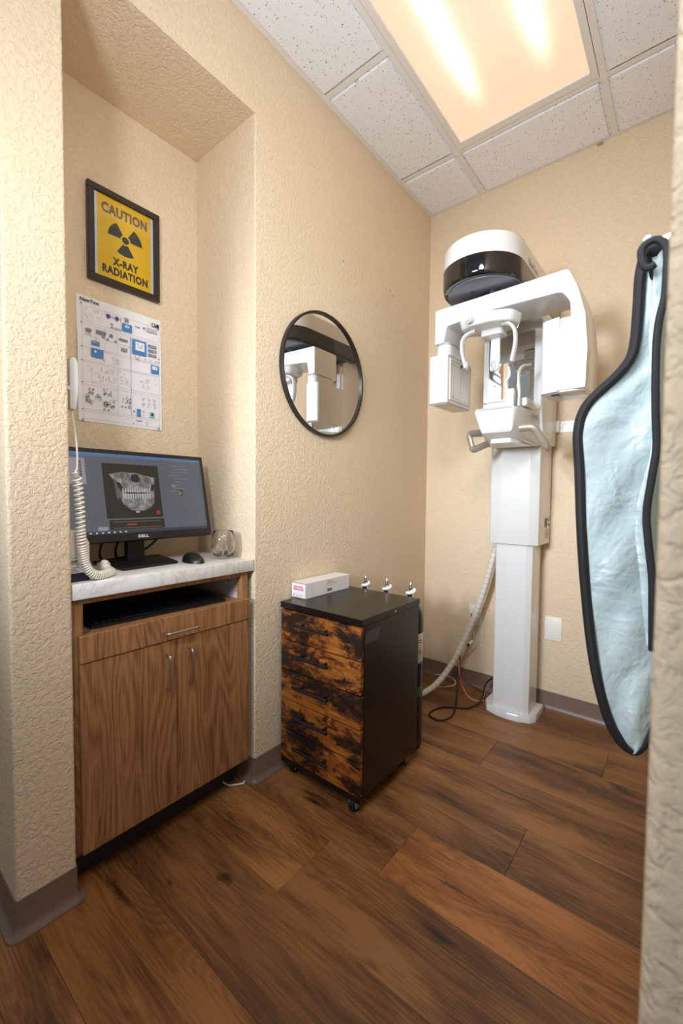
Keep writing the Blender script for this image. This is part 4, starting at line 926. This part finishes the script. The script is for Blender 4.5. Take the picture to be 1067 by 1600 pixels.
bm = B(); f = bm.faces.new([bm.verts.new((p[0], 2.060, p[1])) for p in o2]); f.normal_update()
if f.normal.y > 0: f.normal_flip()
put('patient_mirror', bm, M['mirror'], cg)
# shelf that carries the chin rest
bm = B()
def ringxz(y, x0, x1, z0, z1, r): return [(p[0], y, p[1]) for p in rrect(x0, x1, z0, z1, r, 4)]
def trap(y, xt0, xt1, xb0, xb1, zt, zb, r): return [(p[0], y, p[1]) for p in rpoly([(xb0, zb), (xb1, zb), (xt1, zt), (xt0, zt)], r, 4)]
loft(bm, [trap(1.806, .530, .678, .566, .668, 1.458, 1.376, .012), trap(1.797, .520, .686, .560, .674, 1.464, 1.370, .016), trap(1.802, .514, .691, .553, .679, 1.468, 1.362, .018), trap(1.83, .510, .696, .548, .684, 1.469, 1.352, .016), trap(1.92, .508, .706, .530, .700, 1.474, 1.335, .014), trap(2.07, .490, .716, .500, .712, 1.486, 1.328, .010), trap(2.20, .480, .72, .490, .718, 1.486, 1.335, .010)])
chs = put('chin_shelf', bm, M['white'], xm)
bm = B(); grect(bm, Face((0, 1.7968, 0), (1, 0, 0), (0, 0, 1), (0, -1, 0)), .6050, .6064, 1.385, 1.452, .0004, 0); put('seam_line', bm, M['greyring'], chs)
bm = B(); prism(bm, rpoly([(.572, 1.86), (.655, 1.86), (.680, 1.92), (.69, 2.06), (.52, 2.06), (.545, 1.92)], .012, 4), 1.324, 1.345, 'z', bev=.004); put('under_cover', bm, M['offwhite'], chs)
text('lettering', 'GiANO', Face((.7135, 1.95, 0), (.045, 1, 0), (0, 0, 1), (1, -.045, 0)), 0, .10, 1.436, 1.457, .0015, M['greyink'], chs, bold=.01)
# chin rest and bite post
bm = B(); prism(bm, rpoly([(.553, 1.845), (.640, 1.845), (.648, 1.875), (.630, 1.89), (.600, 1.878), (.570, 1.89), (.548, 1.87)], .008, 4), 1.466, 1.497, 'z', bev=.003); prism(bm, rpoly([(.548, 1.832), (.655, 1.832), (.668, 1.86), (.640, 1.90), (.555, 1.90), (.535, 1.86)], .012, 4), 1.496, 1.503, 'z', bev=.002); put('chin_rest', bm, M['white'], chs)
bm = B(); prism(bm, rrect(.634, .672, 1.835, 1.862, .006, 4), 1.466, 1.545, 'z', bev=.003)
tube(bm, catmull([(.640, 1.85, 1.54), (.634, 1.846, 1.575), (.650, 1.842, 1.60), (.646, 1.84, 1.635)], 6), .006, 10); put('bite_post', bm, M['white'], chs)
bm = B(); tube(bm, catmull([(.690, 1.85, 1.47), (.690, 1.85, 1.53), (.686, 1.85, 1.60), (.694, 1.87, 1.635), (.715, 1.90, 1.645)], 6), .008, 10, flat=(.010, .006), up=(0, 1, 0)); put('support_stem', bm, M['white'], chs)
bm = B(); box(bm, .688, .715, 1.87, 2.07, 1.474, 1.510, bev=.008, seg=3); put('control_pod', bm, M['white'], chs)
# patient grips
def grip(pts, nm='hand_grip'):
    bm = B(); tube(bm, rpath(pts, .02, 6), .011, 12, flat=(.016, .0115), up=(0, -.3, 1)); return put(nm, bm, M['champagne'], chs)
grip([(.530, 2.00, 1.392), (.462, 1.88, 1.378), (.486, 1.875, 1.302), (.545, 1.99, 1.352)])
grip([(.700, 1.83, 1.376), (.752, 1.835, 1.378), (.800, 1.87, 1.292), (.745, 2.09, 1.32)])
# overhead arm: rounded front, white cover over a gloss black band
def stad(x0, x1, y0, y1, n=20):
    r = (x1-x0)/2; cx_ = (x0+x1)/2; o = [(cx_+r*math.cos(PI+PI*k/n), y0+r*1.02+r*1.02*math.sin(PI+PI*k/n)) for k in range(n+1)]
    return o+[(x1, y1), (x0, y1)]
bm = B(); so = stad(.412, .728, 1.575, 2.345)
def sc(pl_, k, cy_=1.95): return [(.570+(p[0]-.570)*k, cy_+(p[1]-cy_)*k if p[1] < 2.3 else p[1]) for p in pl_]
loft(bm, [[(x, y, 2.002) for x, y in so], [(x, y, 2.066) for x, y in sc(so, .995)], [(x, y, 2.082) for x, y in sc(so, .975)], [(x, y, 2.090) for x, y in sc(so, .93)]])
oh = put('overhead_arm', bm, M['white'], xm)
bm = B(); loft(bm, [[(x, y, 1.924) for x, y in sc(so, .965)], [(x, y, 1.928) for x, y in sc(so, .98)], [(x, y, 1.942) for x, y in sc(so, .994)], [(x, y, 2.0015) for x, y in sc(so, .997)]]); put('band', bm, M['glossblack'], oh, label='gloss black lower band')
bm = B(); prism(bm, [(x+.004, y) for x, y in sc(so, .93)], 1.920, 1.9245, 'z', bev=.001); put('underside_panel', bm, M['darkgrey'], oh)
bm = B(); gdisc(bm, Face((0, 0, 1.9195), (1, 0, 0), (0, 1, 0), (0, 0, -1)), .540, 1.70, .007, .0005, 0, 14); put('sensor_hole', bm, M['matteblack'], oh)
text('lettering', 'NewTom', Face((.7285, 0, 0), (0, 1, 0), (0, 0, 1), (1, 0, 0)), 1.80, 1.93, 2.012, 2.040, .0003, M['champagne'], oh, bold=.02)
bm = B(); lathe(bm, [(.070, 1.895), (.070, 1.921)], AX, AY, 32); put('pivot_hub', bm, M['black'], oh)
# rotating arm
rotm = Matrix.Translation((AX, AY, 0)) @ Matrix.Rotation(math.radians(-1.5), 4, 'Z') @ Matrix.Translation((-AX, -AY, 0))
bm = B()
out = [(.369, 1.752), (.369, 1.897), (.892, 1.908), (.925, 1.835), (.950, 1.740), (.9605, 1.62), (.957, 1.481), (.860, 1.481), (.862, 1.700), (.905, 1.735), (.900, 1.792), (.872, 1.832), (.62, 1.836), (.425, 1.818), (.412, 1.752)]
rad = [0, .012, .02, .06, .06, .05, .004, .004, .01, .02, .03, .03, .1, .012, 0]
prism(bm, rpoly(out, rad, 6), 1.715, 1.905, 'y', bev=.010, seg=3, mtx=rotm); ra = put('rotating_arm', bm, M['white'], xm)
bm = B(); lathe(bm, [(.055, 1.885), (.055, 1.92)], AX, AY, 32); put('pivot_collar', bm, M['white'], ra)
bm = B(); prism(bm, rpoly([(.860, 1.731), (.872, 1.7235), (.934, 1.727), (.952, 1.75), (.952, 1.89), (.82, 1.89), (.818, 1.75)], [.003, .003, .02, .02, .02, .02, .03], 5), 1.476, 1.742, 'z', bev=.006, seg=3, mtx=rotm); sh_ = put('source_housing', bm, M['white'], ra)
bm = B(); prism(bm, rpoly([(.800, 1.735), (.868, 1.713), (.868, 1.885), (.808, 1.885)], [.028, .004, .004, .03], 5), 1.478, 1.745, 'z', bev=.006, seg=3, mtx=rotm); put('source_cover', bm, M['white'], sh_)
bm = B(); uf = Face((0, 0, 1.4755), (1, 0, 0), (0, 1, 0), (0, 0, -1))
grect(bm, uf, .835, .862, 1.745, 1.768, .0012, 0); gframe(bm, uf, .885, .945, 1.745, 1.80, .0012, .0012, 1); gframe(bm, uf, .86, .88, 1.745, 1.83, .0012, .0012, 1); gframe(bm, uf, .895, .945, 1.81, 1.86, .001, .0012, 1)
put('warning_label', bm, [M['ink'], M['greyink']], sh_)
# left end: ring, neck and detector
bm = B(); prism(bm, rrect(.371, .434, 1.722, 1.885, .03, 6), 1.745, 1.756, 'z', mtx=rotm); put('grey_ring', bm, M['greyring'], ra, label='grey seam ring')
bm = B(); prism(bm, rrect(.369, .436, 1.720, 1.895, .03, 6), 1.70, 1.7455, 'z', bev=.004, mtx=rotm); put('detector_neck', bm, M['white'], ra)
bm = B(); prism(bm, rpoly([(.343, 1.712), (.415, 1.704), (.432, 1.72), (.432, 1.955), (.40, 1.965), (.343, 1.94)], [.016, .012, .006, .006, .01, .02], 5), 1.496, 1.703, 'z', bev=.007, seg=3, mtx=rotm); dt = put('detector', bm, M['white'], ra)
df = Face((.4322, 0, 0), (0, 1, 0), (0, 0, 1), (1, 0, 0))
bm = B(); fbox(bm, df, 1.735, 1.945, 1.512, 1.690, 0, .004, bev=.001, seg=1)
gframe(bm, df, 1.742, 1.938, 1.520, 1.682, .0025, .0046, 1); grect(bm, df, 1.835, 1.838, 1.522, 1.665, .0046, 1); grect(bm, df, 1.765, 1.767, 1.522, 1.67, .0046, 1); grect(bm, df, 1.742, 1.938, 1.664, 1.666, .0046, 1); grect(bm, df, 1.83, 1.85, 1.669, 1.679, .0047, 2); gdisc(bm, df, 1.765, 1.53, .005, .0048, 1, 10)
bmesh.ops.transform(bm, matrix=rotm, verts=bm.verts); put('detector_window', bm, [M['offwhite'], M['champagne'], M['ink']], dt)
bm = B(); prism(bm, [(x, y) for x, y in rrect(.352, .424, 1.725, 1.94, .01)], 1.494, 1.497, 'z', mtx=rotm); put('bottom_cover', bm, M['offwhite'], dt)
# head support hanging through the arm's centre
bm = B()
ho_out = rpoly([(.492, 1.725), (.500, 1.668), (.545, 1.640), (.640, 1.640), (.712, 1.672), (.728, 1.74), (.700, 1.80), (.55, 1.80), (.500, 1.775)], [.02, .035, .05, .05, .05, .03, .02, .02, .02], 6)
prism(bm, ho_out, 1.766, 1.806, 'z', bev=.008, seg=3, bottom=[(.61+(p[0]-.61)*.93, 1.74+(p[1]-1.74)*.90) for p in ho_out])
prism(bm, rrect(.565, .655, 1.725, 1.80, .02, 4), 1.742, 1.77, 'z', bev=.006, mtx=None); lathe(bm, [(.045, 1.80), (.045, 1.83)], .61, 1.79, 24)
hd = put('head_support', bm, M['white'], xm)
bm = B(); a_ = (.562, 1.650, 1.788); tube(bm, [a_, (.556, 1.628, 1.787)], .0155, 18); tube(bm, [(.556, 1.628, 1.787), (.553, 1.620, 1.786)], .0095, 14); put('adjust_knob', bm, M['white'], hd)
bm = B(); tube(bm, rpath([(.556, 1.705, 1.762), (.526, 1.70, 1.757), (.502, 1.70, 1.735), (.500, 1.705, 1.69), (.517, 1.71, 1.622)], .018), .008, 12, flat=(.015, .0075), up=(0, 1, 0)); ta = put('temple_arm', bm, M['white'], hd)
bm = B(); bmesh.ops.create_uvsphere(bm, u_segments=14, v_segments=8, radius=1)
for v in bm.verts: v.co = Vector((.520+v.co.x*.007, 1.712+v.co.y*.010, 1.634+v.co.z*.019))
put('temple_pad', bm, M['greypad'], ta)
bm = B(); tube(bm, rpath([(.660, 1.71, 1.768), (.690, 1.705, 1.765), (.712, 1.705, 1.735), (.714, 1.71, 1.69), (.700, 1.715, 1.618)], .018), .008, 12, flat=(.015, .0075), up=(0, 1, 0)); ta = put('temple_arm', bm, M['white'], hd)
bm = B(); bmesh.ops.create_uvsphere(bm, u_segments=14, v_segments=8, radius=1)
for v in bm.verts: v.co = Vector((.697+v.co.x*.007, 1.722+v.co.y*.010, 1.632+v.co.z*.019))
put('temple_pad', bm, M['greypad'], ta)
bm = B(); prism(bm, rpoly([(.594, 1.755), (.630, 1.755), (.631, 1.660), (.624, 1.612), (.590, 1.612), (.592, 1.66)], [.003, .003, .01, .014, .012, .01], 5), 1.775, 1.787, 'y', bev=.003); fh = put('forehead_rest', bm, M['white'], hd)
bm = B(); bmesh.ops.create_uvsphere(bm, u_segments=16, v_segments=8, radius=1)
for v in bm.verts: v.co = Vector((.607+v.co.x*.0125, 1.774+v.co.y*.004, 1.634+v.co.z*.021))
put('forehead_pad', bm, M['greypad'], fh)
# wall rail bracket
rb = thing('wall_rail', 'white slotted steel mounting rail screwed to wall behind the machine', 'bracket', (.86, D, 1.416))
bm = B(); rf = Face((0, D-.004, 0), (1, 0, 0), (0, 0, 1), (0, -1, 0)); fbox(bm, rf, .55, 1.06, 1.416, 1.472, -.0038, .001, bev=.0005, seg=1)
put('rail_plate', bm, M['tee'], rb)
bm = B(); fbox(bm, rf, .708, .738, 1.416, 1.472, .001, .03, bev=.001); put('rail_clip', bm, M['tee'], rb)
bm = B()
for a0_, a1_ in ((.716, .752), (.768, .784), (.80, .816), (.84, .876)):
    gpoly(bm, rf, rpoly([(a0_, 1.437), (a1_, 1.437), (a1_, 1.449), (a0_, 1.449)], .0055, 4), .0013, 0)
put('slot', bm, M['champagne'], rb)

# ------------------------------------------------------------------ hose and cables on the floor
hp = catmull([(.474, 2.255, .868), (.462, 2.255, .80), (.446, 2.25, .72), (.412, 2.25, .59), (.366, 2.245, .44), (.308, 2.225, .28), (.262, 2.18, .16), (.215, 2.10, .07), (.165, 2.0, .030), (.12, 1.90, .018), (.10, 1.80, .018)], 10)
ho = thing('cable_sleeve', 'white spiral-wrapped cable sleeve curving from the machine column to the floor', 'cable', (.30, 2.2, 0))
bm = B(); tube(bm, hp, .0155, 14); put('sleeve', bm, M['hose'], ho)
bm = B(); cum = [0]
for a, b in zip(hp, hp[1:]): cum.append(cum[-1]+(b-a).length)
s = .012; i = 0
while s < cum[-1]-.01:
    while cum[i+1] < s: i += 1
    t = (s-cum[i])/(cum[i+1]-cum[i]); p = hp[i].lerp(hp[i+1], t); tn = (hp[i+1]-hp[i]).normalized()
    n1 = tn.orthogonal().normalized(); n2 = tn.cross(n1)
    tube(bm, [p+(n1*math.cos(2*PI*k/14)+n2*math.sin(2*PI*k/14))*.0154+tn*.004*math.sin(2*PI*k/14) for k in range(14)], .0007, 4, closed=True); s += .029
put('spiral_joint', bm, M['deepgrey'], ho, kind='stuff')
def cable(name, lab, pts, r, m, cat='cable', extra=None):
    P = catmull(pts, 10); bm = B(); tube(bm, P, r, 8)
    if extra: extra(bm)
    return put(name, bm, m, None, P[-1], label=lab, cat=cat)
cable('black_cable', 'black power cable looped on the floor beside the machine base', [(.30, 2.222, .26), (.292, 2.225, .15), (.315, 2.15, .04), (.348, 2.06, .006), (.372, 1.96, .0045), (.345, 1.89, .0045), (.29, 1.895, .0045), (.272, 1.935, .0045), (.293, 2.01, .0045), (.345, 2.055, .0045), (.395, 2.082, .005), (.43, 2.15, .012), (.438, 2.20, .045), (.432, 2.26, .085), (.456, 2.318, .105), (.49, 2.335, .11)], .0042, M['matteblack'])
cable('red_wire', 'thin red wire drooping from cable sleeve to the machine base', [(.285, 2.205, .22), (.305, 2.20, .12), (.34, 2.19, .055), (.385, 2.18, .022), (.43, 2.19, .014), (.452, 2.20, .024), (.448, 2.23, .04)], .0022, M['wirered'])
cable('cream_wire', 'thin cream wire drooping beside the red one to machine base', [(.292, 2.215, .22), (.304, 2.21, .11), (.335, 2.20, .040), (.38, 2.19, .009), (.425, 2.20, .009), (.437, 2.22, .03), (.432, 2.25, .05)], .0024, M['wirecream'])
cable('thin_lead', 'thin dark lead lying along the back wall baseboard', [(.305, 2.31, .03), (.34, 2.325, .018), (.38, 2.325, .006), (.405, 2.30, .0035), (.42, 2.27, .0035), (.43, 2.24, .0035)], .0022, M['deepgrey'])
bm = B(); tube(bm, catmull([(.345, 2.262, .37), (.358, 2.262, .35), (.362, 2.262, .32), (.352, 2.262, .295)], 6), .0025, 8)
pg = thing('hanging_plug', 'small white and black plug dangling beside the cable sleeve', 'plug', (.345, 2.262, .27))
put('lead', bm, M['greyring'], pg)
bm = B(); tube(bm, [(.352, 2.262, .302), (.338, 2.255, .282)], .007, 10); put('plug_body', bm, M['plate'], pg)
bm = B(); tube(bm, [(.338, 2.255, .282), (.326, 2.250, .270)], .0062, 10); put('plug_tip', bm, M['matteblack'], pg)
cable('white_cable', 'thin white cable end poking out under the base cabinet', [(-.10, .93, .03), (-.06, .95, .006), (-.035, .975, .005), (-.022, .995, .005), (-.03, 1.004, .005)], .003, M['cord'])
cable('wall_cable', 'thin white cable along the back baseboard beside the cylinders', [(.10, 2.335, .02), (.20, 2.33, .03), (.24, 2.30, .012), (.20, 2.24, .004), (.13, 2.20, .004)], .0025, M['cord'])

# outlets on the back wall
of = Face((0, D, 0), (1, 0, 0), (0, 0, 1), (0, -1, 0))
def plate(nm, lab, a0, a1, b0, b1):
    t = thing(nm, lab, 'wall plate', ((a0+a1)/2, D, b0)); bm = B(); fbox(bm, of, a0, a1, b0, b1, 0, .006, bev=.0025); put('cover', bm, M['plate'], t); return t
plate('blank_plate', 'blank white cover plate on back wall right of the machine column', .694, .774, .361, .483)
ot = plate('wall_outlet', 'white wall outlet with orange socket behind the spiral cable sleeve', .290, .364, .358, .476)
bm = B(); fbox(bm, of, .312, .342, .424, .452, .006, .009, bev=.001); fbox(bm, of, .312, .342, .380, .408, .006, .009, bev=.001); sk = put('socket', bm, M['plate'], ot)
bm = B(); fbox(bm, of, .300, .320, .405, .425, .006, .012, bev=.002); put('orange_socket', bm, M['orange'], ot, label='small orange socket')
bm = B()
for b in (.438, .394): grect(bm, of, .320, .323, b-.005, b+.006, .0094, 0); grect(bm, of, .331, .334, b-.005, b+.006, .0094, 0); gdisc(bm, of, .327, b-.009, .0025, .0094, 0, 8)
grect(bm, of, .304, .317, .413, .417, .0124, 0)
put('contact_slots', bm, M['ink'], ot)

# ------------------------------------------------------------------ lead apron hung on the right wall
ap = thing('lead_apron', 'pale teal lead apron with black binding hung on the right wall', 'apron', (1.17, .92, .64))
Lf = [(1.176, 1.520), (1.170, 1.505), (1.166, 1.475), (1.165, 1.425), (1.163, 1.371), (1.157, 1.339), (1.138, 1.310), (1.110, 1.280), (1.092, 1.253), (1.084, 1.212), (1.088, 1.141), (1.095, 1.034), (1.103, .927), (1.114, .832), (1.130, .747), (1.147, .686), (1.166, .652), (1.184, .642)]
Lf = [Vector(p) for p in catmull([(x, 0, z) for x, z in Lf], 4)]
def depthA(u, z, x):   # folds: the sheet leans back toward the wall on its right side and ripples
    return .875+.055*(x-1.085)/.14+.010*math.sin(u*7+z*9)*u+.006*math.sin(z*23+u*3)*(1-abs(u-.5))+.004*math.sin(z*41-u*9)*u*(1-u)*4
def sheetA(th):
    bm = B(); nu = 22; G = []
    for p in Lf:
        zt = p.z; xr = 1.226 if zt > .80 else (1.214+.012*(zt-.70)/.10 if zt > .70 else 1.186+.028*max(0, (zt-.642)/.058)**.5)
        xr = max(xr, p.x+.002); rowf = []
        for i in range(nu+1):
            u = i/nu; x = p.x+(xr-p.x)*u
            zz = zt
            rowf.append(Vector((x, depthA(u, zz, x), zz)))
        G.append(rowf)
    V = [[bm.verts.new(v) for v in r_] for r_ in G]; Vb = [[bm.verts.new(v+Vector((0, th, 0))) for v in r_] for r_ in G]
    for j in range(len(G)-1):
        for i in range(nu): bm.faces.new((V[j][i], V[j][i+1], V[j+1][i+1], V[j+1][i])); bm.faces.new((Vb[j][i], Vb[j+1][i], Vb[j+1][i+1], Vb[j][i+1]))
    for j in range(len(G)-1):
        bm.faces.new((V[j][0], V[j+1][0], Vb[j+1][0], Vb[j][0])); bm.faces.new((V[j][nu], Vb[j][nu], Vb[j+1][nu], V[j+1][nu]))
    for i in range(nu): bm.faces.new((V[0][i], Vb[0][i], Vb[0][i+1], V[0][i+1])); bm.faces.new((V[-1][i], V[-1][i+1], Vb[-1][i+1], Vb[-1][i]))
    recalc(bm); return bm, G
bm, G = sheetA(.006); put('front_panel', bm, M['apron'], ap, sharp=70)
edge = [r_[0]+Vector((.003, .002, 0)) for r_ in G]+[r_[-1]+Vector((-.001, .002, .002)) for r_ in reversed([g for g in G if g[0].z < .715])]
dec = [edge[0]]
for q_ in edge[1:]:
    if (q_-dec[-1]).length > .012: dec.append(q_)
edge = catmull(dec, 4)
bm = B(); tube(bm, edge, .009, 10, flat=(.0085, .0085)); put('binding', bm, M['bind'], ap, label='black edge binding')
# back panel, nearer the doorway: narrow strip between its binding and the wall
Bp = [(1.179, 1.470), (1.186, 1.480), (1.198, 1.481), (1.208, 1.470), (1.211, 1.455), (1.211, 1.430), (1.210, 1.395), (1.204, 1.359), (1.202, 1.311), (1.204, 1.233), (1.207, 1.174), (1.203, 1.130), (1.198, 1.075), (1.202, 1.025), (1.208, .976), (1.210, .925), (1.212, .864)]
Pb = catmull([(x, .80, z) for x, z in [(1.197, 1.446), (1.190, 1.443), (1.183, 1.448)]+Bp], 5)
bm = B(); tube(bm, Pb, .0055, 10); put('inner_binding', bm, M['bind'], ap, label='black binding of the inner fold')
bm = B(); q = catmull([(x, .80, z) for x, z in Bp[3:]], 4); rows_ = []
for p in q: rows_.append([p+Vector(((1.228-p.x)*u, .03*u*(1-u)*4+.05*u, 0)) for u in [0, .25, .5, .75, 1]])
V = [[bm.verts.new(v) for v in r_] for r_ in rows_]; Vb = [[bm.verts.new(v+Vector((0, .004, 0))) for v in r_] for r_ in rows_]
for j in range(len(V)-1):
    for i in range(4): bm.faces.new((V[j][i], V[j][i+1], V[j+1][i+1], V[j+1][i])); bm.faces.new((Vb[j][i], Vb[j+1][i], Vb[j+1][i+1], Vb[j][i+1]))
    bm.faces.new((V[j][0], V[j+1][0], Vb[j+1][0], Vb[j][0]))
# lit lining strip turning in behind the binding
rows_ = []
for p in q: 
    wv = .012+.006*math.sin(p.z*14)
    rows_.append([p+Vector((-wv*u, .025*u+.010*math.sin(u*PI), 0)) for u in [0, .33, .66, 1]])
V = [[bm.verts.new(v) for v in r_] for r_ in rows_]
for j in range(len(V)-1):
    for i in range(3): bm.faces.new((V[j][i], V[j][i+1], V[j+1][i+1], V[j+1][i]))
put('inner_panel', bm, M['apron'], ap, sharp=70)
bm = B(); box(bm, 1.182, 1.212, .815, .93, 1.468, 1.490, bev=.010, seg=3); put('folded_top', bm, M['bind'], ap)
hk = thing('wall_hook', 'white wall hook holding the top of the teal apron', 'hook', (1.234, .86, 1.50))
bm = B(); box(bm, 1.226, 1.234, .845, .875, 1.47, 1.53, bev=.003); put('hook_plate', bm, M['white'], hk)
bm = B(); tube(bm, catmull([(1.232, .86, 1.512), (1.215, .86, 1.510), (1.198, .86, 1.506), (1.186, .86, 1.508), (1.180, .86, 1.518)], 6), .006, 10); put('hook_prong', bm, M['white'], hk)
